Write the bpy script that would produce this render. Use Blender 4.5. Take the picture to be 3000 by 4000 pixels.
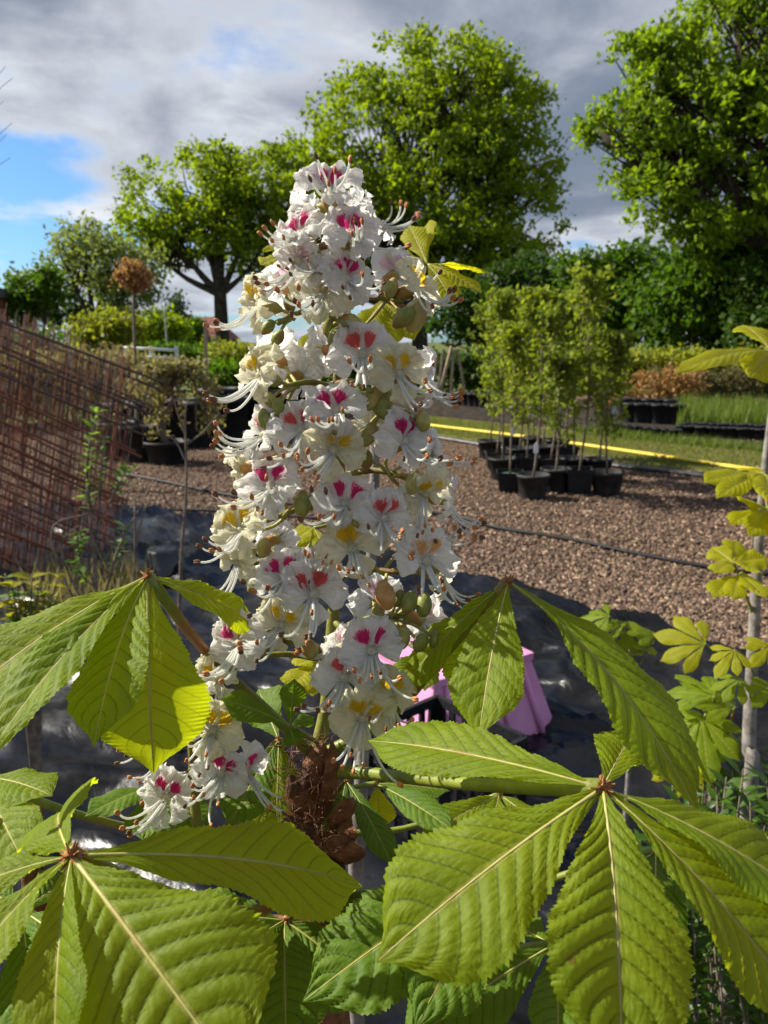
import bpy, math, random
import numpy as np
from mathutils import Vector, Matrix, noise as mnoise
for _o in list(bpy.data.objects): bpy.data.objects.remove(_o)
SC = bpy.context.scene
COL = SC.collection
random.seed(7)
# ---------------------------------------------------------------- camera
PW, PH, F = 3000.0, 4000.0, 3022.0          # photograph size and focal length in its pixels
PITCH = math.radians(12.4); EYE = 1.6
cam = bpy.data.cameras.new('camera'); camo = bpy.data.objects.new('camera', cam); COL.objects.link(camo)
cam.sensor_fit = 'VERTICAL'; cam.sensor_height = 24.0; cam.lens = 24.0 * F / PH
cam.clip_start = 0.02; cam.clip_end = 3000
camo.location = (0, 0, EYE); camo.rotation_euler = (math.pi / 2 - PITCH, 0, 0)
cam.dof.use_dof = True; cam.dof.focus_distance = 0.36; cam.dof.aperture_fstop = 15.0
SC.camera = camo
# ---------------------------------------------------------------- light
SUN_AZ, SUN_EL = math.radians(-71), math.radians(39)      # azimuth from +Y, negative = left
SUND = Vector((math.sin(SUN_AZ) * math.cos(SUN_EL), math.cos(SUN_AZ) * math.cos(SUN_EL), math.sin(SUN_EL)))
sl = bpy.data.lights.new('sun', 'SUN'); sl.energy = 5.0; sl.angle = math.radians(0.55); sl.color = (1, .94, .84)
so = bpy.data.objects.new('sun', sl); COL.objects.link(so); so.location = (-8, 5, 12)
so.rotation_euler = (-SUND).to_track_quat('-Z', 'Y').to_euler()
SC.view_settings.view_transform = 'Standard'; SC.view_settings.look = 'None'
SC.view_settings.exposure = 1.05; SC.view_settings.gamma = 1.0
SC.view_settings.use_curve_mapping = False

class NT:
    """tiny node helper"""
    def __init__(s, nt): s.t = nt
    def n(s, typ, ins=None, **kw):
        nd = s.t.nodes.new(typ)
        for k, v in kw.items(): setattr(nd, k, v)
        if ins:
            for k, v in ins.items():
                sock = nd.inputs[k]
                if isinstance(v, bpy.types.NodeSocket): s.t.links.new(v, sock)
                else: sock.default_value = v
        return nd
    def m(s, op, a, b=0.0, c=0.0, clamp=False):
        nd = s.n('ShaderNodeMath', {0: a, 1: b, 2: c}, operation=op); nd.use_clamp = clamp
        return nd.outputs[0]
    def mix(s, f, a, b, blend='MIX'):
        nd = s.n('ShaderNodeMix', data_type='RGBA', blend_type=blend)
        for i, v in ((0, f), (6, a), (7, b)):
            if isinstance(v, bpy.types.NodeSocket): s.t.links.new(v, nd.inputs[i])
            else: nd.inputs[i].default_value = v if i == 0 else (tuple(v) + (1,))[:4]
        return nd.outputs[2]
    def ss(s, x, a, b):
        nd = s.n('ShaderNodeMapRange', {0: x, 1: a, 2: b, 3: 0.0, 4: 1.0}, interpolation_type='SMOOTHSTEP')
        return nd.outputs[0]
    def noise(s, co, scale, detail=4, rough=.55, dist=0.0):
        ins = {'Scale': scale, 'Detail': detail, 'Roughness': rough, 'Distortion': dist}
        if co is not None: ins['Vector'] = co
        return s.n('ShaderNodeTexNoise', ins).outputs[0]

# ---------------------------------------------------------------- sky
wd = bpy.data.worlds.new('World'); SC.world = wd; wd.use_nodes = True
w = NT(wd.node_tree); bg = wd.node_tree.nodes['Background']
sky = w.n('ShaderNodeTexSky', sky_type='NISHITA', sun_disc=False, sun_elevation=SUN_EL, sun_rotation=SUN_AZ)
sky.air_density = 1.0; sky.dust_density = 0.6; sky.ozone_density = 2.0
tc = w.n('ShaderNodeTexCoord').outputs['Generated']
sx = w.n('ShaderNodeSeparateXYZ', {0: tc})
zz = w.m('ADD', w.m('MAXIMUM', sx.outputs[2], 0.0), 0.16)
SKY_SEED = 1.3
cv = w.n('ShaderNodeCombineXYZ', {0: w.m('DIVIDE', w.m('MULTIPLY', sx.outputs[0], -1.0), zz), 1: w.m('DIVIDE', sx.outputs[1], zz), 2: SKY_SEED}).outputs[0]
def woff(*o): return w.n('ShaderNodeVectorMath', {0: cv, 1: o}, operation='ADD').outputs[0]
n1 = w.noise(cv, 0.9, 11, .55, .35)
n2 = w.noise(woff(4.2, 7.7, 1.1), 1.5, 10, .58, .4)
n3 = w.noise(woff(14.2, 2.7, 5.1), .42, 3, .5, .0)
dens = w.m('ADD', w.m('MULTIPLY', n1, .62), w.m('MULTIPLY', n3, .60))
cover = w.ss(dens, .53, .60)
edge = w.ss(dens, .545, .72)
shade = w.m('ADD', w.m('MULTIPLY', w.ss(n2, .44, .74), .55), w.m('MULTIPLY', w.m('SUBTRACT', 1.0, edge), .75), clamp=True)
ccol = w.mix(shade, (1.6, 1.95, 2.6), (6.2, 6.5, 7.0))
skyc = w.mix(1.0, sky.outputs[0], (.52, .80, 1.12), 'MULTIPLY')
allc = w.mix(cover, skyc, ccol)
wd.node_tree.links.new(allc, bg.inputs[0]); bg.inputs[1].default_value = 0.066

# ---------------------------------------------------------------- pixel -> point
CR = Vector((1, 0, 0)); CU = Vector((0, math.sin(PITCH), math.cos(PITCH))); CF = Vector((0, math.cos(PITCH), -math.sin(PITCH)))
CP = Vector((0, 0, EYE))
def P(x, y, d):
    """photo pixel at a known depth"""
    return CP + d * (CF + CR * ((x - PW / 2) / F) - CU * ((y - PH / 2) / F))
def G(x, y, z=0.0):
    """photo pixel where it meets the ground plane z"""
    r = CF + CR * ((x - PW / 2) / F) - CU * ((y - PH / 2) / F)
    t = (z - EYE) / r.z
    return CP + r * t
def D(r, u, b):
    """direction given as right, up, towards the viewer"""
    return (CR * r + CU * u - CF * b).normalized()

# ---------------------------------------------------------------- meshes and objects
def mesh(name, V, Fc, mats, uv=None, smooth=True, mi=None):
    V = np.asarray(V, dtype=np.float32).reshape(-1, 3); me = bpy.data.meshes.new(name)
    if isinstance(Fc, np.ndarray):
        k = Fc.shape[1]; n = len(Fc)
        me.vertices.add(len(V)); me.vertices.foreach_set('co', V.ravel())
        me.loops.add(n * k); me.loops.foreach_set('vertex_index', Fc.astype(np.int32).ravel())
        me.polygons.add(n); me.polygons.foreach_set('loop_start', np.arange(0, n * k, k, dtype=np.int32))
        me.update(calc_edges=True)
    else:
        me.from_pydata([tuple(v) for v in V], [], [tuple(int(i) for i in f) for f in Fc])
    if not isinstance(mats, (list, tuple)): mats = [mats]
    for m in mats: me.materials.append(m)
    np_ = len(me.polygons)
    if smooth: me.polygons.foreach_set('use_smooth', np.ones(np_, dtype=bool))
    if mi is not None: me.polygons.foreach_set('material_index', np.asarray(mi, dtype=np.int32))
    if uv is not None:
        ul = me.uv_layers.new(name='UVMap'); li = np.empty(len(me.loops), dtype=np.int32)
        me.loops.foreach_get('vertex_index', li)
        ul.data.foreach_set('uv', np.asarray(uv, dtype=np.float32)[li].ravel())
    me.validate(); me.update()
    return me
def link(name, data, parent=None, mw=None):
    o = bpy.data.objects.new(name, data); COL.objects.link(o)
    if parent is not None: o.parent = parent
    if mw is not None: o.matrix_basis = mw
    return o
def tag(o, label=None, cat=None, group=None, kind=None):
    if label: o['label'] = label
    if cat: o['category'] = cat
    if group: o['group'] = group
    if kind: o['kind'] = kind
    return o
def thing(name, loc, label, cat, group=None):
    o = link(name, None); o.location = loc; o.empty_display_size = .05
    return tag(o, label, cat, group)
def base_of(o):
    b = Vector((0, 0, 0))
    while o is not None: b = b + Vector(o.location); o = o.parent
    return b
def part(name, V, Fc, mats, parent, uv=None, smooth=True, mi=None):
    """mesh given in world coordinates under a parent that is only translated"""
    b = np.array(base_of(parent)) if parent is not None else 0
    return link(name, mesh(name, np.asarray(V, dtype=float).reshape(-1, 3) - b, Fc, mats, uv, smooth, mi), parent)
def smooth_path(pts, n):
    pts = [Vector(p) for p in pts]
    if len(pts) == 2: return [pts[0].lerp(pts[1], i / (n - 1)) for i in range(n)]
    q = [pts[0] * 2 - pts[1]] + pts + [pts[-1] * 2 - pts[-2]]; out = []
    for i in range(n):
        t = i / (n - 1) * (len(pts) - 1); k = min(int(t), len(pts) - 2); t -= k
        a, b, c, d = q[k:k + 4]
        out.append(.5 * ((2 * b) + (c - a) * t + (2 * a - 5 * b + 4 * c - d) * t * t + (3 * b - a - 3 * c + d) * t ** 3))
    return out
def tube(pts, rad, k=6, n=None, cap=True):
    """tube along points; rad = number or list"""
    if n: 
        rr = rad if isinstance(rad, (list, tuple)) else [rad] * len(pts)
        rad = list(np.interp(np.linspace(0, 1, n), np.linspace(0, 1, len(rr)), rr)); pts = smooth_path(pts, n)
    pts = [Vector(p) for p in pts]; n = len(pts)
    if not isinstance(rad, (list, tuple)): rad = [rad] * n
    V = []; T0 = None; S = None
    for i, p in enumerate(pts):
        T = (pts[min(i + 1, n - 1)] - pts[max(i - 1, 0)])
        T = T.normalized() if T.length > 1e-9 else Vector((0, 0, 1))
        if S is None:
            S = T.cross(Vector((0.31, .17, .93)));
            if S.length < 1e-3: S = T.cross(Vector((1, 0, 0)))
        S = (S - T * S.dot(T)).normalized(); B = T.cross(S)
        for j in range(k):
            a = 2 * math.pi * j / k; V.append(p + (S * math.cos(a) + B * math.sin(a)) * rad[i])
    Fc = [(i * k + j, i * k + (j + 1) % k, (i + 1) * k + (j + 1) % k, (i + 1) * k + j) for i in range(n - 1) for j in range(k)]
    V = np.array([tuple(v) for v in V])
    if cap:
        V = np.vstack([V, [tuple(pts[0])], [tuple(pts[-1])]]); a, b = n * k, n * k + 1
        Fc += [(a, (j + 1) % k, j, a) for j in range(k)] + [(b, (n - 1) * k + j, (n - 1) * k + (j + 1) % k, b) for j in range(k)]
        Fc = [f[:3] if f[0] == f[3] else f for f in Fc]
    return V, Fc
class MB:
    def __init__(s): s.V = []; s.F = []; s.M = []; s.n = 0
    def add(s, V, Fc, m=0):
        V = np.asarray(V, dtype=float).reshape(-1, 3)
        s.V.append(V); s.F += [tuple(i + s.n for i in f) for f in Fc]; s.M += [m] * len(Fc); s.n += len(V); return s
    def tube(s, pts, rad, k=6, n=None, m=0, cap=True): V, Fc = tube(pts, rad, k, n, cap); return s.add(V, Fc, m)
    def box(s, c, size, rot=None, m=0):
        x, y, z = [q / 2 for q in size]
        V = [Vector((sx * x, sy * y, sz * z)) for sz in (-1, 1) for sx, sy in ((-1, -1), (1, -1), (1, 1), (-1, 1))]
        if rot is not None: V = [rot @ v for v in V]
        V = [tuple(v + Vector(c)) for v in V]
        return s.add(V, [(3, 2, 1, 0), (4, 5, 6, 7), (0, 1, 5, 4), (1, 2, 6, 5), (2, 3, 7, 6), (3, 0, 4, 7)], m)
    def lathe(s, prof, c=(0, 0, 0), k=20, m=0, cap=False):
        V = [(c[0] + r * math.cos(2 * math.pi * j / k), c[1] + r * math.sin(2 * math.pi * j / k), c[2] + z) for r, z in prof for j in range(k)]
        Fc = [(i * k + j, i * k + (j + 1) % k, (i + 1) * k + (j + 1) % k, (i + 1) * k + j) for i in range(len(prof) - 1) for j in range(k)]
        if cap: Fc += [tuple(range(k))[::-1], tuple(range((len(prof) - 1) * k, len(prof) * k))]
        return s.add(V, Fc, m)
    def part(s, name, mats, parent, smooth=True):
        return part(name, np.vstack(s.V), s.F, mats, parent, None, smooth, s.M)

# ---------------------------------------------------------------- materials
def newmat(name):
    m = bpy.data.materials.new(name); m.use_nodes = True
    return m, NT(m.node_tree), m.node_tree.nodes['Principled BSDF'], m.node_tree.nodes['Material Output']
def simple(name, c1, c2, scale=8, rough=.8, bump=.3, bscale=None, spec=.3, detail=5, coord='Object', c3=None, dist=.01):
    m, t, b, out = newmat(name)
    co = t.n('ShaderNodeTexCoord').outputs[coord]
    n = t.noise(co, scale, detail, .6)
    c = t.mix(t.ss(n, .35, .65), c1, c2)
    if c3: c = t.mix(t.ss(t.noise(co, scale * .23, 3), .52, .68), c, c3)
    t.t.links.new(c, b.inputs['Base Color']); b.inputs['Roughness'].default_value = rough
    b.inputs['Specular IOR Level'].default_value = spec
    if bump:
        h = t.noise(co, bscale or scale * 4, 5, .6)
        bn = t.n('ShaderNodeBump', {'Strength': bump, 'Distance': dist, 'Height': h})
        t.t.links.new(bn.outputs[0], b.inputs['Normal'])
    return m
def foliage(name, c1, c2, tcol, trans=.4, rough=.6, spec=.15):
    """leaf clusters: each leaf island its own tone, light passes through"""
    m, t, b, out = newmat(name)
    r = t.n('ShaderNodeNewGeometry').outputs['Random Per Island']
    c = t.mix(r, c1, c2)
    t.t.links.new(c, b.inputs['Base Color']); b.inputs['Roughness'].default_value = rough
    b.inputs['Specular IOR Level'].default_value = spec
    tr = t.n('ShaderNodeBsdfTranslucent', {'Color': tuple(tcol) + (1,)})
    mx = t.n('ShaderNodeMixShader', {0: trans, 1: b.outputs[0], 2: tr.outputs[0]})
    t.t.links.new(mx.outputs[0], out.inputs[0])
    return m
def leafmat(name, c1, c2, vein, rib, tcol, trans=.42, rough=.5, nv=12.0, vstr=.8):
    """compound-leaf surface: midrib and side veins from the leaflet's own uv"""
    m, t, b, out = newmat(name)
    uv = t.n('ShaderNodeUVMap').outputs[0]; s = t.n('ShaderNodeSeparateXYZ', {0: uv})
    U = t.m('ABSOLUTE', t.m('SUBTRACT', t.m('MULTIPLY', s.outputs[0], 2.0), 1.0)); V = s.outputs[1]
    co = t.n('ShaderNodeTexCoord').outputs['Object']
    ph = t.m('SUBTRACT', t.m('MULTIPLY', V, nv), t.m('MULTIPLY', t.m('POWER', U, 1.25), 2.2))
    fr = t.m('FRACT', ph); dv = t.m('MINIMUM', fr, t.m('SUBTRACT', 1.0, fr))
    vm = t.m('MULTIPLY', t.m('SUBTRACT', 1.0, t.ss(dv, .02, .085)), t.m('SUBTRACT', 1.0, t.ss(U, .75, .97)))
    th = t.m('MULTIPLY', t.m('SUBTRACT', 1.15, V), .055)
    rm = t.m('SUBTRACT', 1.0, t.ss(U, th, t.m('MULTIPLY', th, 2.2)))
    n = t.noise(co, 55, 4, .6); n2 = t.noise(co, 420, 3, .6)
    c = t.mix(t.ss(n, .3, .7), c1, c2)
    c = t.mix(t.m('MULTIPLY', t.ss(t.noise(co, 16, 3, .6), .45, .7), .45), c, (c2[0] * 1.35, c2[1] * 1.15, c2[2]))
    c = t.mix(t.m('MULTIPLY', t.ss(n2, .45, .75), .35), c, tuple(q * .6 for q in c1))
    c = t.mix(t.m('MULTIPLY', vm, vstr), c, vein)
    spot = t.ss(t.noise(co, 130, 2, .5), .735, .77)
    c = t.mix(t.m('MULTIPLY', spot, .7), c, (.12, .05, .012))
    c = t.mix(t.m('MULTIPLY', rm, .9), c, rib)
    t.t.links.new(c, b.inputs['Base Color']); b.inputs['Specular IOR Level'].default_value = .22
    t.t.links.new(t.m('ADD', rough, t.m('MULTIPLY', n2, .18)), b.inputs['Roughness'])
    # tertiary net: short cells across the strips between two side veins
    cells = t.n('ShaderNodeTexVoronoi', {'Vector': t.n('ShaderNodeCombineXYZ', {0: t.m('MULTIPLY', s.outputs[0], 26.0), 1: t.m('MULTIPLY', ph, 1.6), 2: 0.0}).outputs[0], 'Scale': 1.0}, feature='F1')
    hh = t.m('ADD', t.m('MULTIPLY', cells.outputs['Distance'], -.5), t.m('MULTIPLY', n2, .5))
    bn = t.n('ShaderNodeBump', {'Strength': .5, 'Distance': .0012, 'Height': hh})
    t.t.links.new(bn.outputs[0], b.inputs['Normal'])
    tcn = t.mix(t.m('MULTIPLY', t.m('MAXIMUM', vm, rm), .55), tcol, tuple(q * .45 for q in tcol))
    tcn = t.mix(t.m('MULTIPLY', t.ss(n, .3, .7), .35), tcn, tuple(q * .7 for q in tcol))
    tr = t.n('ShaderNodeBsdfTranslucent', {'Color': tcn})
    mx = t.n('ShaderNodeMixShader', {0: trans, 1: b.outputs[0], 2: tr.outputs[0]})
    t.t.links.new(mx.outputs[0], out.inputs[0])
    return m
def petalmat(name, base, blot=None, blot2=None, amount=1.0):
    m, t, b, out = newmat(name)
    uv = t.n('ShaderNodeUVMap').outputs[0]; s = t.n('ShaderNodeSeparateXYZ', {0: uv})
    co = t.n('ShaderNodeTexCoord').outputs['Object']
    U = t.m('SUBTRACT', t.m('MULTIPLY', s.outputs[0], 2.0), 1.0); V = s.outputs[1]
    c = tuple(base) + (1,); tcol = tuple(base) + (1,)
    if blot:
        nz = t.noise(co, 900, 3, .6); nf = t.noise(t.n('ShaderNodeCombineXYZ', {0: t.m('MULTIPLY', U, 9.0), 1: t.m('MULTIPLY', V, 2.0), 2: 0.0}).outputs[0], 1.5, 3, .6)
        dx = t.m('DIVIDE', U, .66); dy = t.m('DIVIDE', t.m('SUBTRACT', V, .40), .30)
        r2 = t.m('SQRT', t.m('ADD', t.m('MULTIPLY', dx, dx), t.m('MULTIPLY', dy, dy)))
        r2 = t.m('ADD', r2, t.m('MULTIPLY', t.m('SUBTRACT', nf, .5), 1.1)); r2 = t.m('ADD', r2, t.m('MULTIPLY', t.m('SUBTRACT', nz, .5), .5))
        k = t.m('MULTIPLY', t.m('SUBTRACT', 1.0, t.ss(r2, .62, .98)), amount)
        halo = t.m('MULTIPLY', t.m('SUBTRACT', 1.0, t.ss(r2, .7, 1.5)), .32 * amount)
        c = t.mix(halo, base, blot2); c = t.mix(k, c, blot)
        tcol = c
        t.t.links.new(c, b.inputs['Base Color'])
    else: b.inputs['Base Color'].default_value = c
    b.inputs['Roughness'].default_value = .55; b.inputs['Specular IOR Level'].default_value = .25
    hh = t.noise(co, 620, 4, .65)
    st = t.noise(t.n('ShaderNodeCombineXYZ', {0: t.m('MULTIPLY', U, 7.0), 1: t.m('MULTIPLY', V, 1.6), 2: 0.0}).outputs[0], 2.0, 3, .5)
    bn = t.n('ShaderNodeBump', {'Strength': .8, 'Distance': .0011, 'Height': t.m('ADD', hh, st)})
    t.t.links.new(bn.outputs[0], b.inputs['Normal'])
    tr = t.n('ShaderNodeBsdfTranslucent', {'Color': tcol, 'Normal': bn.outputs[0]})
    mx = t.n('ShaderNodeMixShader', {0: .58, 1: b.outputs[0], 2: tr.outputs[0]})
    t.t.links.new(mx.outputs[0], out.inputs[0])
    return m
# ================================================================ the setting
RNG = np.random.default_rng(11)
M_soil = simple('mulch_ground', (.075, .045, .028), (.16, .105, .07), 26, .95, .8, 60, .1, c3=(.05, .032, .022), dist=.03)
M_lawn = simple('lawn_ground', (.10, .12, .02), (.15, .15, .035), 3.5, .95, .6, 60, .1, c3=(.17, .13, .05), dist=.03)
M_black = simple('black_plastic', (.008, .008, .009), (.014, .014, .015), 14, .6, .25, 60, .25)
M_potgrey = simple('dusty_black_plastic', (.012, .012, .013), (.035, .034, .033), 9, .65, .2, 50, .25)
M_wood = simple('weathered_wood', (.28, .2, .13), (.38, .29, .21), 12, .85, .3)
M_bark = simple('tree_bark', (.035, .028, .02), (.075, .06, .045), 3, .95, .8, 9, .1, dist=.08)
M_twig = simple('twig_bark', (.10, .075, .05), (.2, .16, .12), 40, .85, .3, 120, .2, dist=.002)
M_metal = simple('galvanised_steel', (.28, .29, .3), (.36, .37, .38), 8, .5, .05)

def sheet(name, poly, z, m, kind='structure'):
    V = [(p[0], p[1], z) for p in poly]
    return tag(link(name, mesh(name, V, [tuple(range(len(V)))], m, smooth=False)), kind=kind)
sheet('ground', [(-1500, -300), (1500, -300), (1500, 2500), (-1500, 2500)], 0.0, M_soil)
def gp(*pp): return [G(x, y) for x, y in pp]
lawn_near = gp((1500, 1672), (1690, 1698), (2300, 1800), (2760, 1856), (3300, 1925))
lawn_far = gp((3300, 1800), (3000, 1770), (2300, 1690), (1690, 1628), (1450, 1600))
sheet('lawn', lawn_near + lawn_far, .004, M_lawn)
M_far = simple('far_field', (.06, .09, .02), (.11, .12, .035), .3, 1, .2, 3, .1)
sheet('far_lawn', [(-200, 19), (-2, 15.5), (3, 24), (300, 24), (300, 900), (-300, 900)], .006, M_far)
M_mem = simple('woven_membrane', (.02, .016, .012), (.05, .04, .03), 6, .95, .3, 80, .05)
sheet('membrane_bed', gp((1450, 1598), (1690, 1625), (2300, 1686), (3000, 1764), (3300, 1795), (3300, 1600), (2300, 1560), (1450, 1545)), .008, M_mem)

# --- loose wood chips lying on the mulch
def chips(name, n, region, lo, hi, mats, kind='stuff'):
    x0, x1, y0, y1 = region
    y = 1 / (1 / y1 + (1 / y0 - 1 / y1) * RNG.random(n)) ; x = (x0 + (x1 - x0) * RNG.random(n)) * y / y1
    c = np.stack([x, y, .004 + .012 * RNG.random(n)], 1)
    L = lo + (hi - lo) * RNG.random(n) ** 2; Wd = L * (.25 + .3 * RNG.random(n)); T = .003 + .004 * RNG.random(n)
    a = RNG.random(n) * 6.283; ti = (RNG.random(n) - .5) * .9; tj = (RNG.random(n) - .5) * .8
    ex = np.stack([np.cos(a) * np.cos(ti), np.sin(a) * np.cos(ti), np.sin(ti)], 1)
    ey = np.stack([-np.sin(a) * np.cos(tj), np.cos(a) * np.cos(tj), np.sin(tj)], 1)
    ez = np.cross(ex, ey)
    V = np.zeros((n, 8, 3)); k = 0
    for sz in (-1, 1):
        for sx_, sy_ in ((-1, -1), (1, -1), (1, 1), (-1, 1)):
            tap = .6 if sx_ > 0 else 1.0
            V[:, k] = c + ex * (sx_ * L / 2)[:, None] + ey * (sy_ * Wd * tap / 2)[:, None] + ez * (sz * T)[:, None]; k += 1
    f = np.array([(4, 5, 6, 7), (0, 1, 5, 4), (1, 2, 6, 5), (2, 3, 7, 6), (3, 0, 4, 7)])
    Fc = (np.arange(n)[:, None, None] * 8 + f[None]).reshape(-1, 4)
    o = link(name, mesh(name, V.reshape(-1, 3), Fc, mats, smooth=False)); return o
def chipmat():
    m, t, b, out = newmat('wood_chip'); r = t.n('ShaderNodeNewGeometry').outputs['Random Per Island']
    rp = t.n('ShaderNodeValToRGB', {0: r}); e = rp.color_ramp.elements
    e[0].color = (.045, .024, .013, 1); e[1].color = (.38, .26, .165, 1); q = e.new(.45); q.color = (.105, .062, .037, 1); q = e.new(.8); q.color = (.18, .115, .07, 1)
    t.t.links.new(rp.outputs[0], b.inputs['Base Color']); b.inputs['Roughness'].default_value = .85; return m
M_chip = chipmat()
o = chips('wood_chip_mulch', 95000, (-7.5, 7.5, 3.1, 13.5), .014, .045, M_chip)
tag(o, 'brown wood chip mulch strewn over the nursery ground', 'mulch', kind='stuff')

# --- leaf clouds -------------------------------------------------
def leaf_quads(C, n_per, spread, size, flat=.75, up=.0, aspect=.55, rng=RNG):
    """C (k,3) cluster centres -> rhombic leaves scattered round each"""
    C = np.asarray(C, dtype=float); k = len(C); n = k * n_per
    c = np.repeat(C, n_per, 0) + rng.normal(size=(n, 3)) * np.array([spread, spread, spread * flat])
    d = rng.normal(size=(n, 3)); d[:, 2] -= up; d /= np.linalg.norm(d, axis=1)[:, None]
    e = rng.normal(size=(n, 3)); e -= d * (e * d).sum(1)[:, None]; e /= np.linalg.norm(e, axis=1)[:, None]
    L = size * (.6 + .8 * rng.random(n))[:, None]
    nn = np.cross(d, e)
    V = np.stack([c - d * L * .5, c + e * L * aspect * .5 + nn * L * .08, c + d * L * .5, c - e * L * aspect * .5 + nn * L * .08], 1).reshape(-1, 3)
    return V, np.arange(n * 4).reshape(-1, 4)
def shell_points(lobes, n, rng, inner=.5):
    lobes = np.asarray(lobes, dtype=float); vol = (lobes[:, 3] * lobes[:, 4] * lobes[:, 5]) ** .72
    pick = rng.choice(len(lobes), n, p=vol / vol.sum()); d = rng.normal(size=(n, 3)); d /= np.linalg.norm(d, axis=1)[:, None]
    r = (inner ** 3 + (1 - inner ** 3) * rng.random(n)) ** (1 / 3)
    return lobes[pick, :3] + d * r[:, None] * lobes[pick, 3:6], pick
def big_tree(name, label, base, fork, tr, lobes, ncl, nper, spread, size, m, seed, group=None, inner=.5, lean=(0, 0), up=.25, bark=None, cat='tree', twig=.035, gap=0):
    rng = np.random.default_rng(seed); base = Vector(base); t = thing(name, base, label, cat, group)
    C, pick = shell_points(lobes, ncl, rng, inner)
    C = C[C[:, 2] > .3]
    if gap:
        sc_ = gap / max(np.asarray(lobes)[:, 3].mean(), .01)
        keep = np.array([mnoise.noise(Vector(c) * sc_ + Vector((seed, 0, 0))) + .45 * mnoise.noise(Vector(c) * sc_ * 2.3) > -.12 for c in C]); C = C[keep]
    mb = MB(); top = base + Vector((lean[0], lean[1], fork))
    mb.tube([base + Vector((0, 0, -.15)), base + Vector((lean[0] * .3, lean[1] * .3, fork * .45)), top], [tr * 1.35, tr, tr * .85], 10, 10)
    lb = np.asarray(lobes, dtype=float)
    for i, l in enumerate(lb):
        c = Vector(l[:3]); md = top.lerp(c, .5) + Vector((0, 0, -.12 * (c - top).length))
        mb.tube([top - Vector((0, 0, tr)), md, c], [tr * .62, tr * .36, tr * .18], 6, 8)
        idx = [j for j in range(len(C)) if (Vector(C[j]) - c).length < max(l[3:6]) * 1.05][:: max(1, len(C) // (26 * len(lb)))][:34]
        for j in idx:
            e = Vector(C[j]); s = md.lerp(c, float(rng.random())); mm = s.lerp(e, .5) + Vector(rng.normal(size=3) * .06 * (e - s).length)
            mb.tube([s, mm, e], [tr * .16, tr * .1, twig * .5], 4, 5, cap=False)
    mb.part('trunk', bark or M_bark, t)
    V, Fc = leaf_quads(C, nper, spread, size, up=up, rng=rng)
    tag(part('crown', V, Fc, m, t, smooth=False), kind='stuff')
    return t
def lobe(x, y, d, rx, ry, rd=None):
    p = P(x, y, d); s = d / F; return (p.x, p.y, p.z, rx * s, (rd or rx) * s, ry * s)

M_maple = foliage('spring_foliage', (.08, .125, .006), (.17, .225, .010), (.32, .44, .008), .44)
M_oak = foliage('oak_foliage', (.07, .13, .006), (.16, .23, .010), (.30, .45, .01), .44)
M_pale = foliage('pale_foliage', (.10, .14, .03), (.2, .23, .06), (.3, .36, .06), .4)
M_dark = foliage('dark_foliage', (.014, .036, .004), (.04, .08, .008), (.07, .15, .008), .3)
M_mid = foliage('mid_foliage', (.03, .07, .005), (.075, .135, .009), (.13, .26, .008), .35)
M_bronze = foliage('bronze_foliage', (.24, .11, .03), (.36, .21, .08), (.42, .24, .07), .35)
M_yel = foliage('yellow_green_foliage', (.13, .15, .012), (.25, .25, .03), (.36, .4, .02), .4)
M_weep = foliage('weeping_foliage', (.16, .14, .04), (.28, .25, .09), (.34, .3, .08), .35)
# the great tree in the middle
d = 46
b = P(1640, 1360, d); b.z = 0
big_tree('broadleaf_tree', 'great round topped green tree with dense crown, tallest behind the blossom', b, 3.6, .48, [
    lobe(1720, 370, d, 320, 220), lobe(1120, 720, d, 180, 170), lobe(1010, 850, d, 120, 170), lobe(1480, 560, d, 300, 250), lobe(1930, 540, d, 250, 280), lobe(1250, 760, d, 270, 260), lobe(1700, 720, d, 380, 280),
    lobe(2020, 830, d, 210, 230), lobe(1130, 950, d, 190, 150), lobe(1790, 265, d, 200, 125), lobe(1570, 330, d, 170, 170), lobe(1960, 420, d, 170, 170), lobe(1420, 880, d, 250, 200), lobe(1720, 960, d, 330, 130), lobe(2060, 660, d, 140, 170), lobe(1920, 980, d, 230, 110)],
    1900, 34, .34, .34, M_maple, 21, inner=.45, gap=1.9)
# tree to its left with a clear trunk
d = 44
b = P(868, 1330, d); b.z = 0
big_tree('broadleaf_tree', 'green tree with one dark clear trunk between the houses and the great tree', b, 4.6, .40, [
    lobe(820, 735, d, 220, 150), lobe(620, 810, d, 180, 170), lobe(980, 830, d, 210, 250), lobe(560, 940, d, 150, 110), lobe(800, 900, d, 240, 140), lobe(870, 665, d, 120, 90), lobe(700, 960, d, 180, 80), lobe(1000, 1020, d, 120, 60)],
    760, 26, .30, .30, M_maple, 22, inner=.4, gap=1.6)
# overhanging tree on the right
d = 27
b = P(3080, 1390, d); b.z = 0
big_tree('broadleaf_tree', 'tall oak like tree overhanging the dark evergreens, lobed bright green crown', b, 4.8, .42, [
    lobe(2880, 160, d, 330, 230), lobe(2620, 290, d, 200, 170), lobe(2420, 430, d, 190, 70), lobe(2840, 500, d, 310, 220), lobe(2560, 640, d, 210, 130), lobe(2720, 780, d, 300, 140), lobe(2960, 900, d, 300, 170), lobe(3150, 400, d, 330, 400), lobe(2330, 500, d, 110, 60), lobe(2520, 190, d, 130, 60), lobe(2990, -120, d, 330, 200), lobe(3200, 800, d, 250, 250), lobe(2500, 500, d, 150, 120)],
    1500, 34, .22, .24, M_oak, 23, inner=.35, gap=1.8)
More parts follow.
